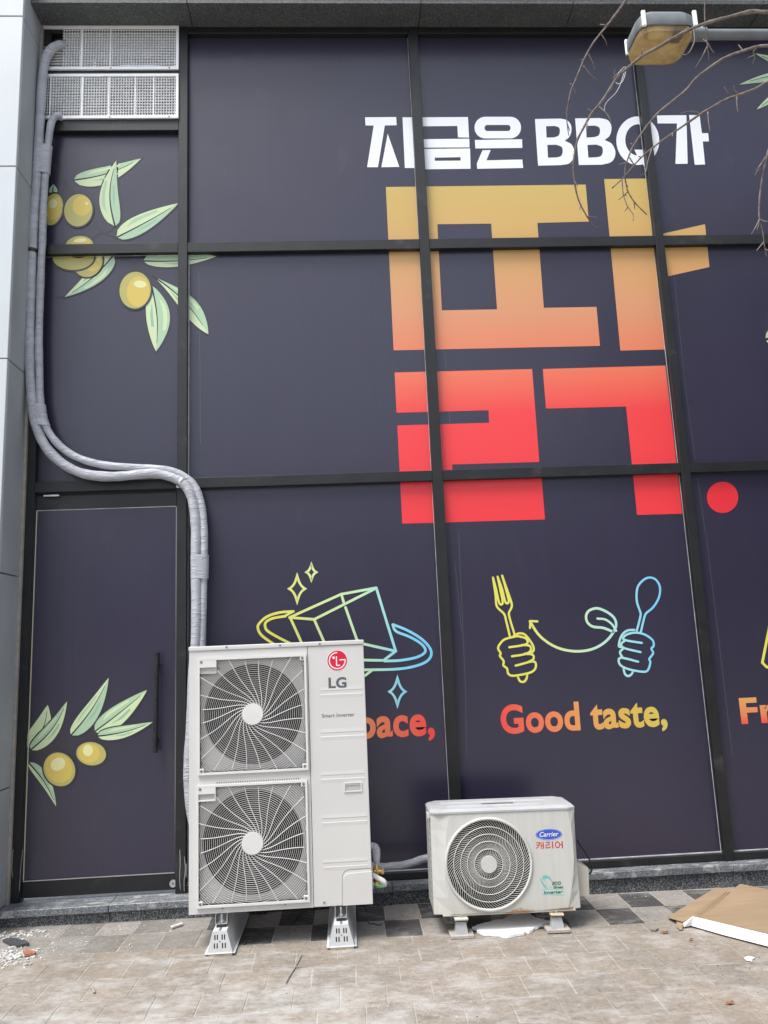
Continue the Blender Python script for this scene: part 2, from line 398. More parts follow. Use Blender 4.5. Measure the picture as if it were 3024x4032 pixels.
def empty(name, loc, rz=0, local=False):
    o = bpy.data.objects.new(name, None); col.objects.link(o); o.location = loc; o.rotation_euler.z = rz
    o.empty_display_size = .2
    ORG[o.name] = (Vector((0, 0, 0)) if local else Vector(loc), None if local else 0)
    return o
def tag(o, label=None, cat=None, group=None, kind=None):
    if label: o['label'] = label
    if cat: o['category'] = cat
    if group: o['group'] = group
    if kind: o['kind'] = kind
    return o
def cr(pts, n=8, closed=False):
    """Catmull-Rom through 2D or 3D points"""
    P = [Vector(p) for p in pts]; k = len(P); out = []
    for i in range(k if closed else k-1):
        p0 = P[(i-1) % k] if closed or i > 0 else P[0]*2-P[1]
        p1, p2 = P[i], P[(i+1) % k]
        p3 = P[(i+2) % k] if closed or i+2 < k else P[-1]*2-P[-2]
        for j in range(n):
            t = j/n
            out.append(.5*((2*p1)+(p2-p0)*t+(2*p0-5*p1+4*p2-p3)*t*t+(3*p1-p0-3*p2+p3)*t**3))
    if not closed: out.append(P[-1])
    return [tuple(p) for p in out]
def circ(cx, cy, rx, ry=None, n=36, rot=0, a0=0, a1=2*math.pi):
    ry = ry or rx; full = abs(a1-a0-2*math.pi) < 1e-6
    return [(cx+rx*math.cos(t)*math.cos(rot)-ry*math.sin(t)*math.sin(rot), cy+rx*math.cos(t)*math.sin(rot)+ry*math.sin(t)*math.cos(rot))
            for t in [a0+(a1-a0)*i/(n if full else n-1) for i in range(n)]]
def text_mesh(body, x0, x1, z0, z1, y, bold=0.0, shear=0.0, mb=None, mi=0, bbox_of=None):
    """flat lettering fitted into a box of the plane y = const"""
    cu = bpy.data.curves.new('lettering', 'FONT'); cu.body = body; cu.offset = bold; cu.shear = shear; cu.fill_mode = 'FRONT'
    cu.resolution_u = 6; cu.space_character = 1+bold*1.6
    o = bpy.data.objects.new('lettering', cu); col.objects.link(o)
    dg = bpy.context.evaluated_depsgraph_get(); dg.update()
    me = bpy.data.meshes.new_from_object(o.evaluated_get(dg)); bpy.data.objects.remove(o); bpy.data.curves.remove(cu)
    xs = [q.co.x for q in me.vertices]; ys = [q.co.y for q in me.vertices]
    ax, bx, ay, by = min(xs), max(xs), min(ys), max(ys)
    mb = mb or MB()
    vs = [(x0+(q.co.x-ax)/(bx-ax)*(x1-x0), y, z0+(q.co.y-ay)/(by-ay)*(z1-z0)) for q in me.vertices]
    fs = []
    for p in me.polygons:
        t = list(p.vertices); a, b, c = (vs[i] for i in t[:3])
        ar = sum(vs[t[i]][0]*vs[t[(i+1) % len(t)]][2]-vs[t[(i+1) % len(t)]][0]*vs[t[i]][2] for i in range(len(t)))
        fs.append(t if ar > 0 else t[::-1])
    mb.add(vs, fs, mi); bpy.data.meshes.remove(me); return mb

# ================================================================ SETTING: pavement
gp = MB(); gp.add([(-60, -60, 0), (60, -60, 0), (60, 60, 0), (-60, 60, 0)], [(0, 1, 2, 3)])
pavement = gp.build('pavement', 'sand', origin=(0, 0, 0)); pavement.location = (0, 0, -.0018)
pavement.rotation_euler.y = math.atan(SLOPE); tag(pavement, kind='structure')
ORG[pavement.name] = (Vector((0, 0, 0)), 0)
def paver_mesh(wx, wy, mk, seed):
    rnd = random.Random(seed); b = MB(); g = .0026; j = lambda: rnd.uniform(-.0022, .0022)
    x, y = wx/2-g, wy/2-g
    out = [(-x+j(), -y+j()), (0, -y+j()), (x+j(), -y+j()), (x+j(), 0), (x+j(), y+j()), (0, y+j()), (-x+j(), y+j()), (-x+j(), 0)]
    vs = [(p, q, -.03) for p, q in out]+[(p, q, .0006) for p, q in out]+[(p*.975, q*.975, .0018) for p, q in out]
    fs = [(i+s, (i+1) % 8+s, (i+1) % 8+s+8, i+s+8) for s in (0, 8) for i in range(8)]+[tuple(range(16, 24))]
    b.add(vs, fs); me = bpy.data.meshes.new('paver'); me.from_pydata(b.v, [], b.f); me.materials.append(MT[mk]); me.update(); return me
def lay(me, x, y, rz=0):
    o = bpy.data.objects.new('paver', me); col.objects.link(o); o.parent = pavement
    o.location = (x, y, random.uniform(-.0008, .0012)); o.rotation_euler = (random.uniform(-.004, .004), random.uniform(-.003, .003), rz+random.uniform(-.006, .006))
TW, TD = .2, .252
PM = {k: [paver_mesh(TW, TD, k, i) for i in range(2)] for k in ('pv_light', 'pv_dark', 'pv_mid')}
y0 = -.112
for r_ in range(2):
    for i in range(-16, 19):
        x = .065+i*TW-.012*r_; y = y0-TD*(r_+.5)
        dk = (i+r_) % 2 == 0
        if x < -.85: k = 'pv_mid' if dk or random.random() < .4 else 'pv_light'
        else: k = 'pv_dark' if dk else 'pv_light'
        lay(random.choice(PM[k]), x, y)
BW, BD = .205, .222
PB = [paver_mesh(BW, BD, 'pv_beige', 20+i) for i in range(4)]
PE = [paver_mesh(.41, .118, 'pv_beige', 40+i) for i in range(2)]
yb = y0-2*TD
for i in range(-8, 10): lay(random.choice(PE), .08+i*.412, yb-.060)
for r_ in range(5):
    off = [.0, .09, .02, .13, .05][r_]
    for i in range(-16, 19):
        lay(random.choice(PB), i*BW+off, yb-.12-BD*(r_+.5))

# ================================================================ granite ledge
XL = on('S', 103, 1684, -.045).x             # inner edge of the left reveal
ledge = empty('granite_ledge', (.4, -.1, 0))
tag(ledge, 'low speckled dark granite ledge running along the foot of the glazing', 'ledge')
LT = .112
for xa, xb, fy_ in [(-2.7, -1.42, -.180), (-1.42, -.52, -.176), (-.52, .22, -.130), (.22, 1.06, -.118), (1.06, 2.3, -.122), (2.3, 3.8, -.128), (3.8, 5.9, -.128)]:
    g = .0012
    MB().rbox(xa+g, xb-g, fy_, .02, LT-.04, LT, .003, 1).build('top_slab', ['granite_top', ], ledge)
    MB().box(xa+g, xb-g, fy_+.022, .0, -.1, LT-.041).build('riser_slab', ['granite'], ledge)

# ================================================================ left cladding wall and stone soffit
REV = -.36                                  # the reveal is about 0.21 m deep
SREV = -.256; ZS0 = on('S', 1500, 12, SREV).z
clad = empty('cladding_wall', (XL-.5, REV, 0))
tag(clad, 'pale grey panel cladding beside the door with a darker grey reveal', 'wall')
ys_px = [63, 654, 1411, 2251, 3131]
zj = [on('S', 30, y, REV).z for y in ys_px]
edges = [zj[0]+1.25]+zj+[gz(XL)-.05]
for a, b in zip(edges[:-1], edges[1:]):
    b = max(b, LT) if b < .2 else b
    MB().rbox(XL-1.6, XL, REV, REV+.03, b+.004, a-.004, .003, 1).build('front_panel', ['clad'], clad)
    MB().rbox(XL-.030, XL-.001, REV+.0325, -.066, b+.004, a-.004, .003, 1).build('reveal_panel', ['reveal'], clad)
MB().box(XL-1.6, XL-.0315, REV+.008, .3, LT, edges[0]).build('backing', ['sealant'], clad)
MB().box(XL-.012, XL+.0155, -.064, -.012, LT, ZS0-.002).build('sealant_strip', ['sealant'], clad)
ZS = ZS0                # underside of the soffit
soff = empty('stone_soffit', (.4, SREV, ZS))
tag(soff, 'dark speckled stone soffit slabs above the glazing', 'soffit')
sx = [XL-.004, on('S', 753, 80, -.1).x, on('S', 1650, 60, -.1).x, on('S', 2235, 60, -.1).x, 3.2, 4.4, 5.9]
for a, b in zip(sx[:-1], sx[1:]):
    MB().rbox(a+.002, b-.002, SREV+.004, .02, ZS, ZS+.03, .003, 1).build('soffit_slab', ['soffit'], soff)
lint = MB().rbox(XL-.004, 5.9, SREV, .3, ZS+.034, ZS+1.2, .004, 1).build('lintel', ['clad'], soff)

# ================================================================ glazing: one shop front, its frame members, film panels, door
FY = -.045                                   # face of the frame members; film lies at Y = 0
shop = empty('shop_front', (.4, 0, LT))
tag(shop, 'black framed glazed shop front covered in dark printed film', 'shop front')
def mx(xl, xr, y): return on('S', xl, y, FY).x, on('S', xr, y, FY).x
M0 = (XL+.0165, on('B', 237, 1400, FY).x)
M1 = mx(701, 737, 960); M2 = mx(1655, 1694, 1000); M3 = mx(2588, 2621, 1000)
pitch_ = M3[0]-M2[0]; M4 = (M3[0]+pitch_, M3[1]+pitch_); M5 = (M4[0]+pitch_, M4[1]+pitch_)
ZT = ZS+.0; zt = on('A', 700, 215, FY).z     # bottom of the head member
z1t, z1b = on('S', 1300, 945, FY).z, on('S', 1300, 983, FY).z
z2t, z2b = on('S', 1400, 1861, FY).z, on('S', 1400, 1901, FY).z
zbt, zbb = on('S', 2647, 3374, FY).z, LT+.002
def member(name, xa, xb, za, zb, y=FY, d=.055):
    return MB().rbox(xa, xb, y, y+d, za, zb, .002, 1).build(name, ['frame'], shop)
for (a, b) in (M0, M1, M2, M3, M4, M5): member('mullion', a, b, zbb, ZT)
cols = [(M0[1], M1[0]), (M1[1], M2[0]), (M2[1], M3[0]), (M3[1], M4[0]), (M4[1], M5[0])]
e = .0008
v1 = (on('A', 700, 208).z, on('A', 700, 489).z); v2 = (on('A', 700, 519).z, on('A', 700, 806).z)
zv = on('A', 700, 850, FY).z
for i, (a, b) in enumerate(cols):
    member('transom', a+e, b-e, zt, ZT, FY+.003)
    member('transom', a+e, b-e, z1b, z1t, FY+.003)
    member('transom', a+e, b-e, z2b, z2t, FY+.003 if i else FY-.004)
    if i: member('bottom_rail', a+e, b-e, zbb, zbt, FY+.006)
member('transom', cols[0][0]+e, cols[0][1]-e, zv, v2[1], FY+.003)
member('transom', cols[0][0]+e, cols[0][1]-e, v2[0], v1[1], FY+.003)
# film panels with their pale gaskets
def film(a, b, za, zb, gl=(1, 1, 1, 1)):
    p = MB().box(a+.001, b-.001, 0, .012, za+.001, zb-.001).build('film_panel', ['film'], shop)
    t = .0032; g = MB()
    if gl[0]: g.box(a+.0005, a+t*gl[0], -.004, -.0005, za+.006, zb-.006)
    if gl[1]: g.box(b-t, b-.0005, -.004, -.0005, za+.006, zb-.006)
    if gl[2]: g.box(a+.0005, b-.0005, -.012, -.0005, za+.0005, za+t+.002)
    if gl[3]: g.box(a+.0005, b-.0005, -.008, -.0005, zb-t+.002, zb-.0005)
    if g.f: g.build('gasket', ['gasket'], p)
    return p
for i, (a, b) in enumerate(cols):
    film(a, b, z1t, zv if i == 0 else zt, (0, i > 0, 1, 0) if i else (0, 0, 1, 0))
    film(a, b, z2t, z1b, (2.4 if i == 1 else 1, 1, 1, 0) if i else (0, 0, 0, 1))
    if i: film(a, b, zbt, z2b, (1, 1, 1, 0))
sm = MB()
for (xa, ya, xb, yb_, r) in [(1300, 270, 1310, 1410, 'B')]: pass
def seam(r, pts, wd=.0016): MB().stroke(XZ(r, pts), wd, -.0007, caps=False).build('film_seam', ['seam'], shop)
seam('B', [(1298, 290), (1306, 900), (1310, 1410)])
seam('D', [(358, 390), (378, 660), (390, 845)]); seam('D', [(1282, 90), (1320, 480), (1366, 830)])
seam('F', [(8, 0), (45, 840), (50, 1180)]); seam('F', [(1330, 20), (1390, 520), (1470, 1190)])
seam('E', [(1478, 180), (1522, 640)]); seam('D', [(1376, 900), (1408, 1130)])
# wall behind the cavity of the vents
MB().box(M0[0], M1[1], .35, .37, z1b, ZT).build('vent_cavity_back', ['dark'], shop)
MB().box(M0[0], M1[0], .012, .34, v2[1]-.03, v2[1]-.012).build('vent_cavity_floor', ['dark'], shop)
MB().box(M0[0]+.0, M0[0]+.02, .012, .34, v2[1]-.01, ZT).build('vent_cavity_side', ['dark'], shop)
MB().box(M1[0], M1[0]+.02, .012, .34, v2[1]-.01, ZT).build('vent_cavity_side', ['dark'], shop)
# door in the left bay
dl, dr = on('G', 178, 1500, -.02).x, on('G', 1273, 1500, -.02).x
dzt, dzft = on('B', 700, 1738, -.02).z, on('B', 700, 1826, -.02).z
dzb, dzfb = on('G', 700, 1880, -.02).z, on('G', 700, 1752, -.02).z
MB().rbox(M0[1]+.001, dl-.004, -.040, .012, zbb, z2b-.002, .003, 1).build('door_jamb', ['frame'], shop)
if M1[0]-dr > .006: MB().rbox(dr+.003, M1[0]-.001, -.036, .012, zbb, z2b-.002, .002, 1).build('door_jamb', ['frame'], shop)
MB().box(dl-.004, dr+.003, -.010, .012, dzt+.004, z2b-.002).build('door_head', ['frame'], shop)
door = MB().box(dl+.006, dr-.006, -.020, .012, dzfb, dzft).build('door', ['film'], shop)
door['label'] = 'dark film covered door leaf with black rails'
MB().rbox(dl, dr, -.026, .014, dzft+.0005, dzt, .002, 1).build('top_rail', ['frame'], door)
MB().rbox(dl, dr, -.026, .014, dzb, dzfb-.0005, .002, 1).build('bottom_rail', ['frame'], door)
MB().box(dl-.001, dl+.0055, -.022, .012, dzfb, dzft).build('edge_strip', ['edge'], door)
MB().box(dl+.007, dr-.007, -.0225, -.0205, dzft-.005, dzft-.0002).build('edge_strip', ['gasket'], door)
MB().box(dl+.002, dr-.002, -.0285, -.0265, dzfb-.006, dzfb-.001).build('rail_highlight_bead', ['alu'], door)
h0, h1 = on('G', 1141, 130, -.075), on('G', 1125, 855, -.075)
hb = MB(); hb.tube([h0, h0.lerp(h1, .3)+Vector((-.001, 0, 0)), h0.lerp(h1, .7)+Vector((.001, 0, 0)), h1], [.0165, .0155, .016, .0165], 12)
hd = hb.build('handle', ['handle'], door, 'auto')
for t in (.12, .88):
    p = h0.lerp(h1, t); MB().tube([p, (p.x, -.0205, p.z)], .009, 10).build('handle_post', ['frame'], hd)
lk = on('G', 1257, 1805, -.03)
MB().disc((lk.x, lk.z), .0215, -.033, -.0262, 28).build('lock_cylinder', ['steel'], door)
MB().box(lk.x-.002, lk.x+.002, -.0338, -.0332, lk.z-.006, lk.z+.002).disc((lk.x, lk.z+.002), .0045, -.0345, -.0338, 12).build('keyhole', ['dark'], door)
cl = on('B', 340, 1745, -.03); MB().rbox(cl.x-.05, cl.x+.05, -.046, -.030, cl.z-.008, cl.z+.004, .002, 1).build('door_closer_plate', ['alu'], door)

for pts in ([(1305, 1560), (1308, 1640), (1304, 1760), (1310, 1850)], [(1338, 1610), (1345, 1700), (1336, 1790), (1338, 1860)], [(1352, 1660), (1350, 1760)], [(95, 1560), (86, 1680), (92, 1760)], [(165, 1560), (150, 1700), (140, 1860)]):
    yy = FY-.0006 if pts[0][0] > 200 else FY-.0004
    MB().stroke([(p.x, p.z) for p in (on('G', x, y, yy) for x, y in cr(pts, 4))], .0022, yy).build('paint_drip', ['gasket'], shop)
# ---------------------------------------------------------------- printed graphics on the film
PY = [-.0011]
def nxt(d=.00025): PY[0] -= d; return PY[0]
ztop, zbot = on('D', 400, -290).z, on('D', 400, 1080).z
MT['p_grad'] = print_mat('ink_yellow_to_red', 0, 1, 'Z', zbot, ztop, [(0, (.80, .045, .055)), (.30, (.80, .055, .06)), (.42, (.76, .17, .095)), (.60, (.64, .29, .15)), (.80, (.60, .36, .125)), (1, (.575, .42, .125))])
def letter(name, r, pts, mk='p_white', holes=(), y=-.0011):
    return MB().poly(XZ(r, pts), y, [XZ(r, h) for h in holes]).build(name, [mk], shop)
# first line of the slogan
letter('letter', 'C', [(132, 108), (250, 107), (252, 138), (207, 139), (181, 297), (140, 297), (165, 139), (134, 139)])
letter('letter', 'C', [(218, 170), (262, 296), (194, 297)])
letter('letter', 'C', [(274, 108), (312, 108), (324, 300), (283, 300)])
letter('letter', 'C', [(346, 108), (522, 107), (526, 185), (484, 184), (482, 141), (349, 142)])
letter('letter', 'C', [(352, 191), (527, 189), (528, 222), (354, 223)])
letter('letter', 'C', [(354, 228), (530, 226), (532, 303), (360, 305)], holes=[[(396, 261), (494, 259), (494, 272), (397, 273)]])
def stad(x0, x1, y0, y1, k=.5, n=8):
    r = (y1-y0)*k; o = []
    for cx, cy, a in ((x1-r, y0+r, -90), (x1-r, y1-r, 0), (x0+r, y1-r, 90), (x0+r, y0+r, 180)):
        o += [(cx+r*math.cos(R(a+90*i/n)), cy+r*math.sin(R(a+90*i/n))) for i in range(n+1)]
    return o
letter('letter', 'C', stad(547, 723, 106, 188, .49), holes=[stad(585, 683, 137, 160, .45)])
letter('letter', 'C', [(548, 194), (727, 191), (728, 224), (550, 226)])
letter('letter', 'C', [(577, 233), (608, 232), (592, 271), (728, 268), (731, 300), (557, 303), (556, 282)])
def Bglyph(o, h1, h2): letter('letter', 'N', o, holes=[h1, h2])
Bglyph([(172, 760)]+cr([(335, 757), (378, 768), (402, 800), (404, 840), (390, 875), (362, 898)], 4)+cr([(366, 900), (405, 922), (424, 965), (420, 1005), (390, 1043), (335, 1054)], 4)+[(192, 1057)],
       [(243, 806)]+cr([(297, 804), (325, 814), (331, 840), (322, 866), (295, 877)], 4)+[(246, 878)],
       [(251, 925)]+cr([(308, 924), (342, 938), (349, 968), (338, 996), (310, 1005)], 4)+[(255, 1007)])
Bglyph([(428, 756)]+cr([(585, 754), (635, 766), (658, 800), (658, 840), (644, 872), (616, 893)], 4)+cr([(620, 895), (662, 918), (684, 962), (680, 1005), (655, 1036), (600, 1051)], 4)+[(452, 1053)],
       [(498, 803)]+cr([(555, 802), (581, 813), (587, 839), (577, 865), (550, 876)], 4)+[(501, 878)],
       [(507, 925)]+cr([(564, 923), (598, 937), (605, 968), (593, 996), (564, 1004)], 4)+[(512, 1006)])
qo = circ(826, 900, 138, 156, 40, R(0)); qi = circ(826, 895, 80, 100, 32)
letter('letter', 'N', [p for p in circ(828, 898, 137, 155, 44)], holes=[[p for p in circ(830, 893, 82, 100, 32)]])
letter('letter', 'N', [(806, 955), (866, 956), (905, 1010), (874, 1070), (852, 1036), (826, 1000)], y=-.0016)
letter('letter', 'N', [(950, 737), (1138, 735), (1146, 1045), (1068, 1046), (1078, 788), (954, 788)])
letter('letter', 'N', [(1155, 734), (1222, 736), (1237, 850), (1277, 850), (1282, 902), (1242, 903), (1257, 1050), (1191, 1052)])
# the big two-tone syllable
def big(name, pts, holes=()):
    f_ = lambda q: [(lambda p: (p.x, p.z))(on(r, x, y)) for r, x, y in q]
    return MB().poly(f_(pts), -.0011, [f_(h) for h in holes]).build(name, ['p_grad'], shop)
big('big_letter', [('C', 211, 372), ('C', 968, 363), ('C', 980, 503), ('C', 785, 508), ('D', 757, 217), ('D', 969, 213), ('D', 983, 370), ('D', 153, 388)],
    [[('C', 406, 513), ('C', 610, 511), ('D', 569, 223), ('D', 347, 227)]])
big('big_letter', [('C', 1038, 342), ('C', 1203, 340), ('C', 1228, 556), ('C', 1420, 513), ('C', 1437, 675), ('C', 1245, 718), ('D', 1250, 384), ('D', 1065, 389)])
big('big_letter', [('D', 157, 477), ('D', 710, 463), ('D', 739, 837), ('D', 388, 847), ('D', 392, 893), ('D', 747, 886), ('D', 762, 1068), ('D', 188, 1085), ('D', 168, 690), ('D', 537, 679), ('D', 535, 629), ('D', 165, 639)])
big('big_letter', [('D', 753, 463), ('D', 1246, 449), ('D', 1314, 1045), ('D', 1132, 1050), ('D', 1088, 614), ('D', 766, 622)])
letter('full_stop', 'D', circ(1476, 979, 63, 63, 40), 'p_dot')

# olive branches: leaves, fruit, stems
def leaf(r, base, tip, bend, wl, wr, cols_=('p_leaf_l', 'p_leaf_m'), par=None, Y=0.0, flip=1, outline=True, round_=.62):
    """a printed leaf: two tinted halves either side of a curved dark vein"""
    wl *= 1.14; wr *= 1.14; b, t = Vector(base), Vector(tip); d = t-b; Ln = d.length; u = d/Ln; nrm = Vector((-u.y, u.x)); n = 16
    sp = [b+d*(i/n)+nrm*bend*math.sin(math.pi*i/n) for i in range(n+1)]
    pf = [math.sin(math.pi*(i/n)**round_)**.85 if 0 < i < n else 0 for i in range(n+1)]
    Lf = [sp[i]+nrm*wl*pf[i] for i in range(n+1)]; Rf = [sp[i]-nrm*wr*pf[i] for i in range(n+1)]
    P = lambda q: [(p.x, p.z) for p in (on(r, a.x, a.y, Y) for a in q)]
    y = Y-.0012-abs(PY[0])*0; k = leaf.k = getattr(leaf, 'k', 0)+1; y -= .0004*(k % 6)
    m = MB()
    if outline:
        c = sum(sp, Vector((0, 0)))/len(sp)
        o = [q+nrm*9 for q in Lf]+[t+u*16]+[q-nrm*9 for q in Rf[::-1]]+[b-u*6]
        m.poly(P(o), y+.00035, mi=2)
    s0 = P(sp)
    m.poly(P(Lf[1:-1])+s0[::-1], y, mi=0); m.poly(P(Rf[1:-1])+s0[::-1], y-.00005, mi=1)
    sub = [sp[i]-nrm*wr*pf[i]*.48 for i in range(3, n-4)]+[sp[i]-nrm*wr*pf[i]*.80 for i in range(n-5, 4, -1)]
    m.poly(P(sub), y-.0001, mi=0)
    sub = [sp[i]+nrm*wl*pf[i]*.35 for i in range(4, n-5)]+[sp[i]+nrm*wl*pf[i]*.62 for i in range(n-6, 6, -1)]
    m.poly(P(sub), y-.0001, mi=3)
    sw = (on(r, 0, 0, Y)-on(r, 11, 0, Y)).length
    m.stroke(s0[:-2], sw, y-.0002, mi=4, taper=[1-.8*i/n for i in range(n-1)], caps=False)
    return m.build('printed_leaf', [cols_[0], cols_[1], 'p_stem', 'p_leaf_d', 'p_line'], par or shop)
def olive(r, c, rx, ry, rot, par=None, Y=0.0, hl=None, gold=None):
    P = lambda q: [(p.x, p.z) for p in (on(r, a[0], a[1], Y) for a in q)]
    olive.k = getattr(olive, 'k', 0)+1; y = Y-.0034-.0006*(olive.k % 4); m = MB()
    m.poly(P(circ(*c, rx+12, ry+12, 36, rot)), y, mi=3); m.poly(P(circ(*c, rx, ry, 36, rot)), y-.0001, mi=0)
    gx, gy, ga, gb = gold or (.12, -.08, .72, .74)
    ca, sa = math.cos(rot), math.sin(rot); T = lambda a, b: (c[0]+a*rx*ca-b*ry*sa, c[1]+a*rx*sa+b*ry*ca)
    m.poly(P(circ(*T(gx, gy), rx*ga, ry*gb, 30, rot)), y-.0002, mi=1)
    hx, hy, ha, hb_ = hl or (.1, -.3, .34, .26)
    m.poly(P(circ(*T(hx, hy), rx*ha, ry*hb_, 24, rot)), y-.0003, mi=2)
    return m.build('printed_olive', ['p_olive', 'p_olive2', 'p_olive3', 'p_stem'], par or shop)
def stem(r, pts, wd, par=None, Y=0.0, end=.5):
    stem.k = getattr(stem, 'k', 0)+1; q = cr(pts, 6); n = len(q); P = [(p.x, p.z) for p in (on(r, x, y, Y) for x, y in q)]
    ww = (on(r, 0, 0, Y)-on(r, wd, 0, Y)).length
    return MB().stroke(P, ww, Y-.0009-.00004*(stem.k % 7), taper=[1-(1-end)*i/(n-1) for i in range(n)]).build('printed_stem', ['p_stem'], par or shop)
stem('A', [(325, 1040), (400, 1160), (470, 1250), (560, 1370), (610, 1430), (660, 1520)], 26); stem('A', [(410, 1180), (420, 1240), (375, 1310)], 12)
stem('A', [(745, 1470), (730, 1500), (690, 1520), (660, 1500)], 12); stem('A', [(660, 1520), (760, 1550)], 14); stem('A', [(660, 1515), (600, 1560)], 16)
leaf('A', (480, 1178), (922, 1036), 26, 55, 45, ('p_leaf_l', 'p_leaf_m'))
leaf('A', (752, 1480), (760, 1050), -38, 52, 62, ('p_leaf_m', 'p_leaf_l'))
leaf('A', (762, 1552), (1165, 1330), 6, 46, 60, ('p_leaf_m', 'p_leaf_l'))
leaf('A', (345, 1268), (350, 1205), 0, 26, 22, ('p_leaf_m', 'p_leaf_m'), outline=False)
olive('A', (345, 1370), 66, 105, R(14), hl=(-.1, -.35, .4, .3)); olive('A', (513, 1376), 92, 106, R(10), hl=(.5, -.5, .1, .08), gold=(.2, -.3, .66, .6))
stem('A', [(480, 1270), (560, 1370), (600, 1420)], 22); olive('A', (520, 1610), 92, 66, R(-6), hl=(.1, -.55, .45, .2))
olive('B', (575, 215), 95, 105, R(25), hl=(.6, -.5, .14, .22), gold=(.4, -.2, .5, .7)); olive('B', (480, 190), 135, 82, R(0), hl=(.2, -.5, .42, .22), gold=(.1, -.35, .7, .55))
stem('B', [(740, 165), (800, 200), (870, 215), (940, 205)], 22); stem('B', [(850, 205), (872, 250), (880, 290)], 18); stem('B', [(880, 262), (950, 290), (1000, 310)], 12)
stem('B', [(350, 450), (400, 445), (440, 440)], 16)
leaf('B', (745, 172), (425, 448), -22, 48, 50, ('p_leaf_l', 'p_leaf_m'), round_=.55); leaf('B', (935, 212), (1415, 182), 14, 34, 62, ('p_leaf_l', 'p_leaf_m'))
olive('B', (884, 404), 102, 120, R(6), hl=(.28, -.35, .40, .2), gold=(.2, .05, .72, .82))
leaf('B', (990, 372), (1020, 802), -22, 62, 74, ('p_leaf_l', 'p_leaf_m'), round_=.9); leaf('B', (995, 308), (1362, 690), -34, 46, 52, ('p_leaf_l', 'p_leaf_m'), round_=1.5)
# fragments of another branch at the right border
leaf('N', (1980, 500), (1475, 541), 40, 24, 42, outline=False); leaf('N', (1850, 520), (1585, 700), 4, 26, 30, outline=False); leaf('N', (1900, 470), (1575, 343), 0, 30, 26, outline=False); leaf('D', (1648, 345), (1800, 300), 0, 34, 34)
# the branch on the door
DY = -.020
stem('G', [(205, 862), (300, 848), (420, 808), (560, 768), (690, 715)], 30, door, DY); stem('G', [(445, 800), (460, 760), (520, 718)], 18, door, DY)
stem('G', [(470, 802), (510, 830), (575, 836)], 22, door, DY); stem('G', [(300, 850), (325, 868), (330, 900)], 22, door, DY); stem('G', [(640, 745), (705, 740)], 14, door, DY)
leaf('G', (212, 825), (348, 508), 34, 62, 70, ('p_leaf_l', 'p_leaf_l'), door, DY); leaf('G', (222, 836), (488, 482), 34, 50, 45, ('p_leaf_l', 'p_leaf_m'), door, DY)
leaf('G', (515, 730), (790, 312), 22, 62, 46, ('p_leaf_m', 'p_leaf_l'), door, DY); leaf('G', (688, 702), (1068, 400), 6, 66, 58, ('p_leaf_l', 'p_leaf_m'), door, DY)
leaf('G', (706, 735), (1110, 632), 18, 38, 42, ('p_leaf_l', 'p_leaf_m'), door, DY); leaf('G', (206, 925), (408, 1245), -22, 26, 44, ('p_leaf_l', 'p_leaf_m'), door, DY)
olive('G', (433, 975), 112, 125, R(-28), door, DY, hl=(.08, -.3, .5, .36), gold=(.0, -.08, .86, .86)); olive('G', (663, 862), 108, 84, R(8), door, DY, hl=(-.25, -.25, .34, .5), gold=(-.15, -.02, .72, .82))

# line icons
def icon_mat(name, r, x0, x1, stops):
    return print_mat(name, 0, 1, 'X', on(r, x0, 900).x, on(r, x1, 900).x, stops)
YEL, GRN, BLU = (.72, .68, .12), (.50, .74, .46), (.22, .60, .80)
MT['p_icon1'] = icon_mat('ink_plate_icon', 'E', 190, 1330, [(0, YEL), (.12, YEL), (.36, (.62, .74, .34)), (.62, GRN), (.85, BLU), (1, (.20, .55, .78))])
MT['p_icon2'] = icon_mat('ink_hands_icon', 'F', 190, 1085, [(0, YEL), (.22, YEL), (.45, (.60, .74, .36)), (.72, (.45, .72, .60)), (.9, (.30, .64, .78)), (1, (.20, .56, .80))])
IK = [0]
def line(r, pts, wd, mk, closed=False, smooth=True, par=None):
    q = cr(pts, 6, closed) if smooth else pts
    IK[0] += 1; y = -.0011-.0003*(IK[0] % 9)
    ww = (on(r, pts[0][0], pts[0][1])-on(r, pts[0][0]+wd, pts[0][1])).length
    return MB().stroke(XZ(r, q), ww, y, closed).build('icon_line', [mk], par or shop)
def star(cx, cy, w_, h_):
    q = []
    for a, b in (((0, -h_), (w_, 0)), ((w_, 0), (0, h_)), ((0, h_), (-w_, 0)), ((-w_, 0), (0, -h_))):
        for i in range(6):
            t = i/6; c = (.22*(a[0]+b[0]), .22*(a[1]+b[1]))
            q.append((cx+(1-t)**2*a[0]+2*t*(1-t)*c[0]+t*t*b[0], cy+(1-t)**2*a[1]+2*t*(1-t)*c[1]+t*t*b[1]))
    line('E', q, 15, 'p_icon1', True, False)
star(448, 362, 52, 92); star(541, 254, 32, 55); star(1103, 1034, 52, 96)
line('E', [(398, 550), (735, 398), (965, 356)], 17, 'p_icon1', smooth=False); line('E', [(402, 550), (560, 562), (965, 358)], 17, 'p_icon1', smooth=False)
line('E', [(405, 555), (475, 710), (520, 815)], 17, 'p_icon1', smooth=False); line('E', [(560, 565), (620, 700), (690, 860)], 17, 'p_icon1', smooth=False)
line('E', [(738, 402), (752, 450)], 17, 'p_icon1', smooth=False); line('E', [(764, 484), (838, 695)], 17, 'p_icon1', smooth=False)
line('E', [(965, 356), (1030, 570), (1092, 770), (1015, 828)], 17, 'p_icon1', smooth=False); line('E', [(1085, 768), (880, 722), (838, 695)], 17, 'p_icon1', smooth=False)
line('E', [(424, 510), (330, 518), (250, 545), (200, 590), (192, 620), (215, 665), (290, 720), (420, 800), (640, 880), (820, 905)], 17, 'p_icon1')
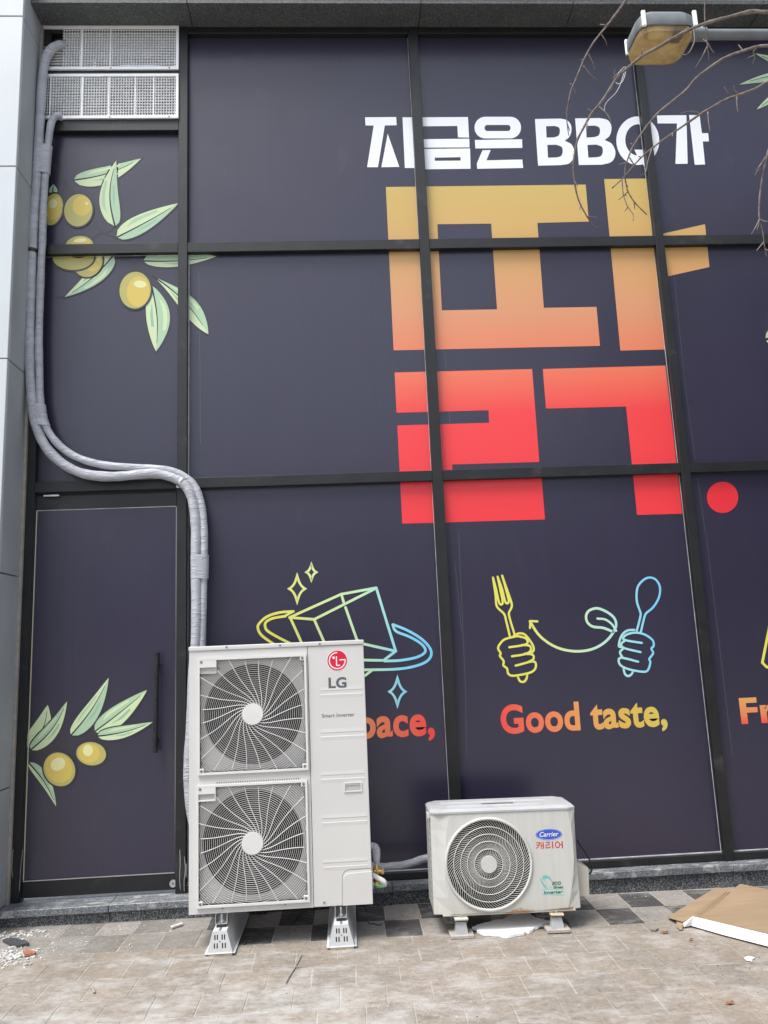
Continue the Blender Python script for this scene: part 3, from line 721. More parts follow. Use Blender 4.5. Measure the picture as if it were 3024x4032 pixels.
line('E', [(424, 510), (368, 540)], 15, 'p_icon1', smooth=False)
line('E', [(372, 541), (290, 555), (245, 580), (240, 612), (265, 645), (380, 708), (520, 770), (740, 820), (900, 828), (1020, 830)], 17, 'p_icon1')
line('E', [(1075, 596), (1170, 635), (1260, 690), (1315, 750), (1322, 800), (1285, 842), (1200, 872), (1080, 888), (880, 892)], 17, 'p_icon1')
line('E', [(1072, 597), (1095, 640), (1180, 675), (1250, 715), (1284, 755), (1275, 785), (1220, 812), (1120, 830), (1020, 834)], 17, 'p_icon1')
line('E', [(940, 892), (890, 930)], 17, 'p_icon1', smooth=False)
# fork, spoon and hands
W2 = 11.5
line('F', [(191, 236), (205, 330), (212, 390), (250, 430), (262, 470), (282, 552)], W2, 'p_icon2'); line('F', [(191, 236), (208, 300), (225, 372), (243, 370), (230, 300), (216, 232)], W2, 'p_icon2')
line('F', [(216, 232), (240, 300), (258, 368), (275, 362), (258, 290), (240, 226)], W2, 'p_icon2'); line('F', [(240, 226), (262, 290), (290, 372), (288, 400), (276, 425), (282, 460), (308, 545)], W2, 'p_icon2')
line('F', [(300, 548), (330, 534), (360, 540), (390, 575), (408, 610), (402, 632), (372, 645)], W2, 'p_icon2')
line('F', [(322, 548), (262, 562), (236, 580), (218, 612), (232, 640), (228, 655), (248, 682), (246, 704), (266, 722), (272, 748), (300, 760), (380, 746), (412, 728), (420, 700), (402, 684), (312, 706)], W2, 'p_icon2')
line('F', [(322, 548), (365, 560), (375, 585), (345, 598), (278, 608)], W2, 'p_icon2'); line('F', [(345, 596), (385, 600), (392, 625), (360, 645), (292, 656)], W2, 'p_icon2')
line('F', [(360, 642), (402, 648), (405, 672), (372, 690)], W2, 'p_icon2'); line('F', [(322, 762), (335, 788), (356, 792), (370, 775), (374, 750)], W2, 'p_icon2')
line('F', [(388, 470), (430, 535), (480, 580), (540, 612), (610, 628), (680, 627), (745, 608), (800, 570), (838, 520), (848, 480), (832, 445), (790, 415), (745, 400), (705, 412), (688, 440), (695, 475), (725, 498), (780, 505), (830, 525)], W2+2, 'p_icon2')
line('F', [(428, 470), (392, 468), (388, 505)], W2, 'p_icon2', smooth=False); line('F', [(748, 455), (790, 460), (825, 485), (848, 520)], W2, 'p_icon2')
line('F', [(958, 520), (978, 440), (975, 415), (958, 360), (962, 290), (995, 248), (1030, 236), (1062, 250), (1082, 290), (1075, 345), (1045, 395), (1010, 425), (998, 450), (980, 525)], W2, 'p_icon2')
line('F', [(945, 515), (905, 520), (875, 550), (862, 600), (880, 608)], W2, 'p_icon2')
line('F', [(985, 585), (905, 572), (885, 560), (905, 540), (950, 530), (1000, 540), (1042, 570), (1048, 600), (1036, 615), (1045, 640), (1025, 670), (1030, 690), (1012, 735), (960, 735), (900, 720), (868, 700), (862, 672), (885, 665), (965, 685)], W2, 'p_icon2')
line('F', [(895, 572), (875, 590), (890, 612), (978, 634)], W2, 'p_icon2'); line('F', [(885, 615), (868, 635), (880, 660)], W2, 'p_icon2')
line('F', [(888, 722), (895, 750), (912, 762), (930, 752), (940, 732)], W2, 'p_icon2')
MT['p_icon3'] = print_mat('ink_yellow', YEL)
line('F', [(1680, 430), (1628, 690), (1650, 712), (1720, 730)], 14, 'p_icon3', smooth=False)
# slogan words
def word(body, r, bl, tr, mk, bold, name='slogan_word'):
    a, b = on(r, *bl), on(r, *tr)
    return text_mesh(body, a.x, b.x, a.z, b.z, -.0011, bold).build(name, [mk], shop)
gx0, gx1 = on('F', 235, 1000).x, on('F', 1120, 1000).x
MT['p_word2'] = print_mat('ink_red_to_yellow', 0, 1, 'X', gx0, gx1, [(0, (.78, .07, .06)), (.2, (.76, .16, .075)), (.5, (.72, .32, .10)), (.75, (.66, .42, .08)), (1, (.62, .50, .10))])
MT['p_word1'] = print_mat('ink_orange_to_red', 0, 1, 'X', on('E', 900, 1200).x, on('E', 1340, 1200).x, [(0, (.72, .24, .10)), (.5, (.76, .13, .075)), (1, (.80, .05, .055))])
z3a, z3b = on('F', 1600, 1015).z, on('F', 1600, 880).z
MT['p_word3'] = print_mat('ink_red_to_orange_up', 0, 1, 'Z', z3a, z3b, [(0, (.78, .08, .06)), (.35, (.76, .22, .09)), (1, (.70, .36, .11))])
def word4(body, r, xl, xr, zb, zt_, mk, bold):
    return text_mesh(body, on(r, *xl).x, on(r, *xr).x, on(r, *zb).z, on(r, *zt_).z, -.0011, bold).build('slogan_word', [mk], shop)
word4('Good taste,', 'F', (232, 1000), (1122, 1010), (1100, 1057), (615, 897), 'p_word2', .032)
word4('space,', 'E', (752, 1260), (1347, 1290), (1320, 1383), (1230, 1183), 'p_word1', .032)
word4('Fr', 'F', (1510, 950), (1705, 950), (1530, 1018), (1530, 878), 'p_word3', .032)

# ================================================================ ventilation grilles in the top of the door bay
def grille(zt_, zb_, xl, label, dividers, duct):
    xcut = on('A', 424, 300).x if duct else -9
    xr = on('A', 1177, 400).x; a = empty('ventilation_grille', ((xl+xr)/2, FY, zb_)); t = .019
    tag(a, label, 'grille', 'white ventilation grilles')
    fr = MB(); y0, y1 = FY-.012, FY+.002
    out = [(xl, zb_), (xr, zb_), (xr, zt_), (xl, zt_)]; inn = [(xl+t, zb_+t), (xr-t, zb_+t), (xr-t, zt_-t), (xl+t, zt_-t)]
    fr.prism(out, y0, y1, [inn]); fr.build('frame', ['white_paint'], a)
    gmb = MB(); n = 49; w_ = xr-xl-2*t
    for i in range(n):
        x = xl+t+w_*(i+.5)/n
        if x < xcut: continue
        gmb.box(x-.0013, x+.0013, FY-.006, FY+.014, zb_+t+.0005, zt_-t-.0005)
    h = zt_-zb_-2*t; k = 14
    for i in range(k):
        z = zb_+t+h*(i+.5)/k; gmb.box(max(xcut, xl+t+.0005) if i > 7 else xl+t+.0005, xr-t-.0005, FY-.004, FY+.012, z-.0010, z+.0010)
    tag(gmb.build('egg_crate', ['white_paint'], a), kind='stuff')
    for d, wd in dividers:
        x = on('A', d, 400).x; MB().box(x-wd/2, x+wd/2, FY-.0075, FY+.016, zb_+t+.001, zt_-t-.001).build('divider', ['white_paint'], a)
    for px in (290, 740, 1118):
        x = on('A', px, 480).x
        if x > xl+.005: MB().disc((x, zb_+t*.4), .0045, y0-.003, y0-.0002, 10).build('screw', ['blackplastic'], a)
    if duct:
        MB().tube([(xl+.35, .10, zt_-.16), (xl+.6, .09, zt_-.10), (xl+.9, .10, zt_-.13)], .06, 12).build('duct', ['duct'], a, True)
        MB().box(xl+.05, xl+.32, .10, .13, zb_+.05, zt_-.03).build('duct_box', ['duct'], a)
    else:
        for i in range(7): MB().box(xl+.08+i*.16, xl+.11+i*.16, .10, .12, zb_+.02, zt_-.02).build('rear_louver', ['coil'], a)
    return a
grille(v1[0], v1[1], on('A', 283, 300).x, 'upper white egg-crate ventilation grille with the thick pipe entering it', [(548, .012), (735, .006)], True)
grille(v2[0], v2[1], on('A', 287, 600).x, 'lower white egg-crate ventilation grille below the first one', [(355, .007), (560, .014), (730, .008), (900, .006), (1018, .005)], False)

# ================================================================ taped refrigerant pipes
def wrap_pipe(path, r0, mk='tape', seed=1, n=14, sub=7):
    rnd = random.Random(seed); q = cr(path, sub); k = len(q); rad = []; ph = rnd.random()*6
    for i in range(k):
        s = i*.9; f_ = 1+.035*math.sin(s*.33+ph)+.025*math.sin(s*.9+ph*2)+rnd.uniform(-.012, .012)
        rad.append(r0*f_)
    return q, rad
P1 = [on('A', x, y, Y) for x, y, Y in [(418, 305, -.03), (392, 296, -.06), (350, 312, -.085), (315, 350, -.092), (292, 410, -.095), (280, 490, -.095), (272, 600, -.095), (266, 720, -.095), (258, 860, -.095), (252, 1000, -.095), (243, 1150, -.095), (230, 1300, -.095), (219, 1450, -.095), (214, 1600, -.095)]]
P1 += [on('B', x, y, -.095) for x, y in [(208, 200), (203, 350), (199, 500), (196, 650), (194, 800), (196, 930), (204, 1050), (212, 1150), (230, 1260), (268, 1370), (330, 1465), (420, 1543), (520, 1593), (620, 1614), (730, 1620), (830, 1614), (930, 1603), (1020, 1600), (1110, 1620), (1185, 1655), (1235, 1715), (1262, 1800), (1275, 1890), (1280, 1985)]]
P1 += [on('S', x, y, -.10) for x, y in [(770, 2200), (773, 2350), (772, 2500)]]+[on('G', x, y, -.11) for x, y in [(1398, 350), (1390, 650), (1375, 850), (1368, 1000), (1380, 1180), (1420, 1400)]]+[Vector((-.82, -.25, .42)), Vector((-.60, -.27, .34))]
q, rad = wrap_pipe(P1, .0315, seed=3)
pipe1 = MB().tube(q, rad, 16).build('insulated_pipe', ['tape'], None, True)
tag(pipe1, 'thicker grey taped pipe, the outer one, running from the upper grille down', 'pipe', 'grey taped refrigerant pipes')
i0 = min(range(len(q)), key=lambda i: abs(q[i][2]-on('B', 212, 145, -.095).z) + (0 if i < 200 else 9))
MB().tube([q[i0-1], q[i0], q[i0+1]], .0325, 16).build('brown_band', ['browntape'], pipe1, True)
ia = min(range(len(q)), key=lambda i: (Vector(q[i])-on('B', 1188, 1658, -.095)).length)
cp = Vector(q[ia]); dv = (Vector(q[ia+1])-Vector(q[ia-1])).normalized()
MB().tube([cp-dv*.012, cp, cp+dv*.012], .0345, 18).build('pipe_clamp', ['steel'], pipe1, True)
ctab = on('B', 1170, 1684, -.07); MB().rbox(ctab.x-.018, ctab.x+.012, -.075, -.055, ctab.z-.010, ctab.z+.010, .002, 1).build('clamp_tab', ['steel'], pipe1)
P2 = [on('A', x, y, Y) for x, y, Y in [(405, 775, -.03), (380, 757, -.065), (352, 770, -.085), (334, 810, -.088), (322, 880, -.088), (312, 960, -.088), (302, 1060, -.088), (294, 1180, -.088), (286, 1300, -.088), (280, 1450, -.088), (276, 1600, -.088)]]
P2 += [on('B', x, y, -.088) for x, y in [(270, 200), (265, 350), (260, 500), (256, 650), (254, 780), (257, 900), (260, 1050), (266, 1150), (282, 1250), (322, 1335), (382, 1410), (462, 1472), (560, 1516), (680, 1545), (800, 1557), (920, 1563), (1030, 1570), (1130, 1586), (1205, 1620), (1260, 1668), (1300, 1745), (1322, 1840), (1332, 1980)]]
P2 += [on('S', x, y, -.09) for x, y in [(803, 2200), (800, 2350), (796, 2500), (790, 2800), (800, 3000)]]+[Vector((-.80, -.2, .50)), Vector((-.60, -.22, .42))]
q2, rad2 = wrap_pipe(P2, .0245, seed=8)
pipe2 = MB().tube(q2, rad2, 14).build('insulated_pipe', ['tape'], None, True)
tag(pipe2, 'thinner grey taped pipe, the inner one, starting at the lower grille', 'pipe', 'grey taped refrigerant pipes')
tn = cr(P2[:3], 4); ty = on('A', 388, 742, -.06)
MB().tube([ty+Vector((-.008, 0, -.012)), ty, ty+Vector((.012, .01, .004))], [.012, .016, .010], 8).build('putty', ['chip'], pipe2, True)
def taped(pa, pb, name, par, ra):
    """a stretch where both pipes are wrapped together"""
    k = 14; vs = []; n = 22
    for i in range(k):
        t = i/(k-1); a = pa(t); b = pb(t); c = (a+b)/2; hw = (a-b).length/2; ax = (b-a).normalized()
        for j in range(n):
            th = 2*math.pi*j/n; rr = ra*(1+.03*math.sin(i*2.1+j))
            vs.append(c+ax*(hw*(1 if math.cos(th) > 0 else -1)*min(1, abs(math.cos(th))*2.2)+rr*math.cos(th))+Vector((0, rr*1.04*math.sin(th), 0)))
    fs = [(i*n+j, i*n+(j+1) % n, (i+1)*n+(j+1) % n, (i+1)*n+j) for i in range(k-1) for j in range(n)]
    MB().add(vs, fs).build(name, ['tape'], par, True)
def atz(Q, z, lim=150):
    i = min(range(min(lim, len(Q))), key=lambda i: abs(Q[i][2]-z)); return Vector(Q[i])
def at_z(Q):
    pts = [Vector(p) for p in Q]
    def f_(z):
        for a, b in zip(pts[:-1], pts[1:]):
            if (a.z-z)*(b.z-z) <= 0 and a.z != b.z: return a.lerp(b, (a.z-z)/(a.z-b.z))
        return pts[-1]
    return f_
f1_, f2_ = at_z(q[14:]), at_z(q2[14:])
f1_, f2_ = at_z(q[14:]), at_z(q2[14:])
for (ya, yb_) in ((('A', 955), ('A', 1140)), (('B', 1150), ('B', 1290)), (('S', 2205), ('S', 2300))):
    za, zb_ = on(ya[0], 250, ya[1], -.09).z, on(yb_[0], 250, yb_[1], -.09).z
    taped(lambda t: f1_(za+(zb_-za)*t), lambda t: f2_(za+(zb_-za)*t-.0), 'tape_wrap', pipe1, .0305)

# ================================================================ tall two-fan outdoor unit
UY = -.67                                    # plane of its front
def uf(r, x, y): p = on(r, x, y, UY); return p.x, p.z
ux0, ux1 = uf('I', 88, 1000)[0]+.001, uf('I', 1588, 1000)[0]
uz0 = (uf('I', 88, 1245)[1]+uf('I', 1590, 1165)[1])/2; uz1 = (uf('H', 118, 192)[1]+uf('H', 1535, 150)[1])/2
UD = .33
unit = empty('outdoor_unit', ((ux0+ux1)/2, UY+UD/2, uz0))
tag(unit, 'tall off-white outdoor unit with two fans stacked one above the other', 'outdoor unit')
usx = uf('H', 1071, 700)[0]                  # seam between fan side and service side
ulid = (uf('H', 118, 232)[1]+uf('H', 1535, 183)[1])/2
G1 = [uf('H', 168, 292), uf('H', 1052, 266), uf('H', 1064, 1206), uf('H', 163, 1246)]
G2 = [uf('I', 160, 184), uf('I', 1062, 152), uf('I', 1076, 1140), uf('I', 150, 1192)]
def rect(Gq): return ((Gq[0][0]+Gq[3][0])/2, (Gq[1][0]+Gq[2][0])/2, (Gq[2][1]+Gq[3][1])/2, (Gq[0][1]+Gq[1][1])/2)
gr1, gr2 = rect(G1), rect(G2)
body = MB()
ins = .010
def hole(g): return [(g[0]+ins, g[2]+ins), (g[1]-ins, g[2]+ins), (g[1]-ins, g[3]-ins), (g[0]+ins, g[3]-ins)]
body.prism([(ux0, uz0), (usx-.0012, uz0), (usx-.0012, ulid-.0012), (ux0, ulid-.0012)], UY, UY+.004, [hole(gr1), hole(gr2)])
front = body.build('fan_side_panel', ['lgwhite'], unit)
MB().rbox(usx+.0012, ux1, UY, UY+.02, uz0, ulid-.0012, .004, 2).build('service_panel', ['lgwhite'], unit)
MB().rbox(ux0, ux0+.004, UY+.0045, UY+UD, uz0, ulid-.002, .0015, 1).build('side_panel', ['lgwhite'], unit)
MB().rbox(ux1-.004, ux1-.0005, UY+.021, UY+UD, uz0, ulid-.002, .0015, 1).build('side_panel', ['lgwhite'], unit)
MB().box(ux0+.005, ux1-.005, UY+.021, UY+UD-.001, uz0+.001, uz0+.012).build('base_pan', ['steel'], unit)
MB().rbox(ux0-.003, ux1+.003, UY-.006, UY+UD+.004, ulid, uz1, .006, 3).build('lid', ['lgwhite'], unit, 'auto')
MB().box(ux0+.005, ux1-.005, UY+UD-.006, UY+UD-.0015, uz0+.013, ulid-.004).build('rear_coil', ['coil'], unit)
MB().box(usx+.004, usx+.008, UY+.022, UY+UD-.007, uz0+.013, ulid-.004).build('partition', ['coil'], unit)
def scr(p, r_=.0055, par=None):
    o = MB(); o.prism(circ(p[0], p[1], r_, n=14), UY-.0022, UY-.0003, mi=0); o.prism(circ(p[0], p[1], r_*.45, n=8), UY-.0028, UY-.0023, mi=1)
    return o.build('screw', ['alu', 'blackplastic'], par or unit)
for r_, x, y in (('H', 400, 204), ('H', 836, 189), ('H', 1160, 179)):
    p = uf(r_, x, y); MB().prism(circ(p[0], p[1], .0058, n=14), UY-.0085, UY-.0063).build('screw', ['textgrey'], unit)
for r_, x, y in (('I', 366, 1196), ('I', 876, 1166), ('I', 1196, 1148)): scr(uf(r_, x, y), .0068)
def fan_guard(g, c, slots_px):
    xa, xb, za, zb = g; gd = MB().prism([(xa, za), (xb, za), (xb, zb), (xa, zb)], UY-.014, UY-.0005, [[(xa+.011, za+.011), (xb-.011, za+.011), (xb-.011, zb-.011), (xa+.011, zb-.011)]]).build('fan_guard', ['lggrille'], unit)
    xi, xj, zi, zj_ = xa+.010, xb-.010, za+.010, zb-.010
    rm = .243*1.0; pitch = .0102; n0 = .052
    # bell mouth behind the rings
    MB().prism([(xi, zi), (xj, zi), (xj, zj_), (xi, zj_)], UY+.022, UY+.026, [circ(c[0], c[1], BM, n=64)]).build('bell_mouth', ['lgback'], unit)
    k = 64; vs = []; fs = []
    for i in range(k):
        t = 2*math.pi*i/k
        for rr, yy in ((BM+.001, UY+.0255), (BM-.012, UY+.05), (BM-.014, UY+.12)): vs.append((c[0]+rr*math.cos(t), yy, c[1]+rr*math.sin(t)))
    for i in range(k):
        a, b = i*3, ((i+1) % k)*3; fs += [(a, a+1, b+1, b), (a+1, a+2, b+2, b+1)]
    MB().add(vs, fs).build('bell_mouth_throat', ['fan'], unit, True)
    # fan
    fan = MB(); fan.prism(circ(c[0], c[1], .065, n=28), UY+.09, UY+.16)
    fo = fan.build('fan', ['fan'], unit, 'auto')
    for b_ in range(3):
        b = MB(); vs = []; nn = 10
        for i in range(nn+1):
            rr = .06+(BM-.03-.06)*i/nn; a0 = b_*2*math.pi/3+.5+.5*i/nn; wd = .45+.5*math.sin(math.pi*min(1, i/nn*.9))
            vs += [(c[0]+rr*math.cos(a0), UY+.085, c[1]+rr*math.sin(a0)), (c[0]+rr*math.cos(a0+wd), UY+.15, c[1]+rr*math.sin(a0+wd))]
        b.add(vs, [(2*i, 2*i+1, 2*i+3, 2*i+2) for i in range(nn)]); b.build('fan_blade', ['fan'], fo, True)
    # rings, clipped to the square
    rg = MB(); nx = 40
    corner = (xa+.150*1.0, zb-.062)
    def inside(x, z):
        if not (xi < x < xj and zi < z < zj_): return False
        if x < blx and z > blz: return False
        return True
    blx, blz = label_corner(g)
    j = 0
    while True:
        rr = n0+pitch*j; j += 1
        if rr > .47: break
        seg = max(48, int(rr*300)); ok = [inside(c[0]+rr*math.cos(2*math.pi*i/seg), c[1]+rr*math.sin(2*math.pi*i/seg)) for i in range(seg)]
        if not any(ok): continue
        hw = .00095
        for i in range(seg):
            if not (ok[i] and ok[(i+1) % seg]): continue
            t0, t1 = 2*math.pi*i/seg, 2*math.pi*(i+1)/seg
            q_ = []
            for t in (t0, t1):
                for dr, yy in ((-hw, UY-.004), (-hw*.7, UY-.008), (hw*.7, UY-.008), (hw, UY-.004)):
                    q_.append((c[0]+(rr+dr)*math.cos(t), yy, c[1]+(rr+dr)*math.sin(t)))
            rg.add(q_, [(0, 4, 5, 1), (1, 5, 6, 2), (2, 6, 7, 3), (3, 7, 4, 0)])
    tag(rg.build('guard_rings', ['lggrille'], gd), kind='stuff')
    for s_ in range(24):
        th = 2*math.pi*s_/24+.05; pth = []
        for i in range(30):
            t = i/29; rr = .05+.46*t; a = -(th+2.2*(1-math.exp(-rr/.06)))
            x, z = c[0]+rr*math.cos(-a), c[1]+rr*math.sin(-a)
            if not inside(x, z): break
            pth.append((x, UY-.0085, z))
        if len(pth) > 3: MB().tube(pth, .0021, 5).build('guard_spoke', ['lggrille'], gd)
    hubm = MB(); hubm.prism(circ(c[0], c[1], .0565, n=40), UY-.014, UY-.002); hubm.build('hub_cap', ['lggrille'], gd)
    # blank label corner with its slot, corner screws
    o = [(xa+.0105, zb-.0105), (xa+.0105, blz), (blx, blz), (blx, zb-.0105)]
    p0, p1 = slots_px
    so = [(p0[0], p1[1]), (p1[0], p1[1]), (p1[0], p0[1]), (p0[0], p0[1])]
    MB().prism(o[::-1] if False else [o[1], o[2], o[3], o[0]], UY-.0135, UY-.001, [so]).build('label_corner', ['lggrille'], gd)
    MB().box(p0[0], p1[0], UY-.003, UY-.0015, p1[1], p0[1]).build('label_slot', ['lgback'], gd)
    for x, z in ((xa+.020, zb-.020), (xb-.020, zb-.020), (xa+.020, za+.020), (xb-.020, za+.020)):
        if not (x < blx and z > blz): MB().rbox(x-.0125, x+.0125, UY-.0132, UY-.001, z-.0125, z+.0125, .002, 1).build('corner_pad', ['lggrille'], gd)
        MB().prism(circ(x, z, .0072, n=16), UY-.0150, UY-.0137).build('screw', ['textgrey'], gd)
BM = .266
def label_corner(g):
    return g[0]+.101, g[3]-.082
fan_guard(gr1, uf('H', 613, 748), (uf('H', 183, 372), uf('H', 315, 415)))
fan_guard(gr2, uf('I', 612, 660), (uf('I', 172, 263), uf('I', 305, 305)))
# small slots above the lower guard
for k_ in range(36):
    a = uf('I', 322+k_*19, 170-k_*.97); MB().box(a[0]-.0030, a[0]+.0030, UY-.0012, UY-.0002, a[1]-.0028, a[1]+.0028).build('vent_slot', ['textgrey'], front)
# embossed double ribs
for r_, a, b in (('H', (1165, 578), (1508, 560)), ('H', (1168, 922), (1525, 902)), ('H', (1170, 1268), (1525, 1250)), ('I', (1180, 480), (1545, 462)), ('I', (1188, 842), (1552, 824))):
    p, q_ = uf(r_, *a), uf(r_, *b); zc = (p[1]+q_[1])/2
    e_ = MB()
    for sg in (1, -1):
        zs = [zc+sg*.030, zc+sg*.0118, zc+sg*.0075]; yy = [UY-.0001, UY-.0014, UY-.0001]
        vs = [(xx, yy[i], zs[i]) for i in range(3) for xx in (p[0], q_[0])]
        fs = [(0, 2, 3, 1), (2, 4, 5, 3), (0, 4, 2), (1, 3, 5)]
        e_.add(vs, fs if sg > 0 else [f[::-1] for f in fs])
    e_.build('embossed_rib', ['lgwhite'], unit)
# recessed hand grip, lower service cover outline
a, b = uf('I', 1356, 168), uf('I', 1504, 240)
MB().prism([(a[0], b[1]), (b[0], b[1]), (b[0], a[1]), (a[0], a[1])], UY-.005, UY-.0002, [[(a[0]+.006, b[1]+.006), (b[0]-.006, b[1]+.006), (b[0]-.006, a[1]-.006), (a[0]+.006, a[1]-.006)]]).build('hand_grip_rim', ['lggrille'], unit)
MB().box(a[0]+.0062, b[0]-.0062, UY-.0012, UY-.0004, b[1]+.0062, a[1]-.0062).box(a[0]+.0062, b[0]-.0062, UY-.0035, UY-.0013, a[1]-.016, a[1]-.0062).build('hand_grip', ['lgback'], unit)
cov = [uf('I', x, y) for x, y in [(1347, 1172), (1347, 985)]+[(1352, 950), (1366, 925), (1390, 910)]+[(1586, 893)]]
sx1 = ux1-.001
MB().prism([(cov[0][0], uz0+.002), (sx1, uz0+.002), (sx1, cov[-1][1]), (cov[4][0], cov[4][1]), (cov[3][0], cov[3][1]), (cov[2][0], cov[2][1]), (cov[1][0], cov[1][1])], UY-.007, UY-.0003).build('pipe_cover', ['lgwhite'], unit)
gro = [(uf('I', 1343, 1172)[0], uz0+.003)]+[uf('I', x, y) for x, y in [(1342, 980), (1346, 925), (1362, 895), (1395, 880), (1500, 873), (1582, 868)]]
MB().stroke(gro, .0025, UY-.0006, caps=False).build('cover_groove', ['textgrey'], unit)
# round emblem
p0 = uf('H', 1302, 313); er = .0545
def fl(name, pts, mk, y, holes=()): return MB().poly(pts, y, holes).build(name, [mk], unit)
fl('emblem_rim', circ(*p0, er+.0025, n=48), 'logowhite', UY-.0006); fl('emblem_disc', circ(*p0, er, n=48), 'red', UY-.0009)
em = MB(); ra = er*.80; sw = er*.115
em.stroke(circ(p0[0], p0[1], ra, n=34, a0=R(88), a1=R(360))+[(p0[0]+ra, p0[1]+.001)], sw, UY-.0012, caps=False)
em.stroke([(p0[0]+ra+sw*.5, p0[1]+sw*.52), (p0[0]+ra*.28, p0[1]+sw*.52)], sw, UY-.0013, caps=False)
em.stroke([(p0[0]-.004, p0[1]+er*.42), (p0[0]-.004, p0[1]-er*.48), (p0[0]+er*.27, p0[1]-er*.48)], sw, UY-.0014, caps=False)
em.poly(circ(p0[0]-er*.36, p0[1]+er*.30, er*.13, n=20), UY-.0012)
em.build('emblem_face', ['logowhite'], unit)
def utext(body, r, xl, xr, zb, zt_, mk, bold=0, name='lettering', shear=0):
    return text_mesh(body, uf(r, *xl)[0], uf(r, *xr)[0], uf(r, *zb)[1], uf(r, *zt_)[1], UY-.0007, bold, shear).build(name, [mk], unit)
utext('LG', 'U', (252, 980), (666, 980), (430, 1110), (470, 852), 'logogrey', .035)
utext('Smart Inverter', 'U', (98, 1720), (848, 1720), (460, 1766), (460, 1678), 'textgrey', .016)
# brass service valves, white hose, green wire on the right flank
vx = ux1+.0
sv = MB(); qv = lambda x, y, Y=UY+.10: on('Q', x, y, Y)
a, b = qv(300, 860), qv(300, 1290)
sv.tube([a, a.lerp(b, .3), a.lerp(b, .31), b], [.0095, .0105, .0085, .0085], 12)
a, b = qv(240, 1000), qv(440, 1008); sv.tube([a, b], .0105, 12); c_ = qv(385, 1008); sv.tube([c_, b+Vector((.002, 0, 0))], .0150, 6)
a, b = qv(300, 1215), qv(310, 1285); sv.tube([a, b], .0155, 6)
a, b = qv(296, 845), qv(296, 935); sv.tube([a, b], .0125, 6)
sv.build('service_valve', ['brass'], unit)
MB().rbox(ux1-.001, ux1+.006, UY+.03, UY+.17, qv(0, 1310).z, qv(0, 830).z, .002, 1).build('valve_plate', ['lgwhite'], unit)
pp = [Vector((ux1-.05, UY+.12, qv(0, 480).z)), qv(205, 470, UY+.12), qv(270, 520, UY+.11), qv(290, 640), qv(294, 760), qv(297, 850)]
qq = cr(pp, 6); MB().tube(qq, [.024]*8+[.024-.010*max(0, i-6)/(len(qq)-14) for i in range(len(qq)-8)], 14).build('valve_pipe_sleeve', ['tape'], unit, True)
MB().tube(cr([Vector((ux1-.02, UY+.06, qv(0, 1060).z)), qv(215, 1090, UY+.06), qv(330, 1150, UY+.055), qv(440, 1215, UY+.05), qv(470, 1275, UY+.06), qv(420, 1300, UY+.09), qv(300, 1300, UY+.12)], 6), .0135, 12).build('white_hose', ['hose'], unit, True)
MB().tube(cr([qv(215, 1258, UY+.045), qv(290, 1305, UY+.04), qv(380, 1330, UY+.04), qv(470, 1318, UY+.05)], 6), .0042, 8).build('earth_wire', ['green'], unit, True)
p_ = on('I', 1530, 1185, UY+.08); MB().tube([p_+Vector((-.01, 0, .015)), p_, p_+Vector((.006, -.005, -.022))], .006, 8).build('drain_spout', ['blackplastic'], unit, True)

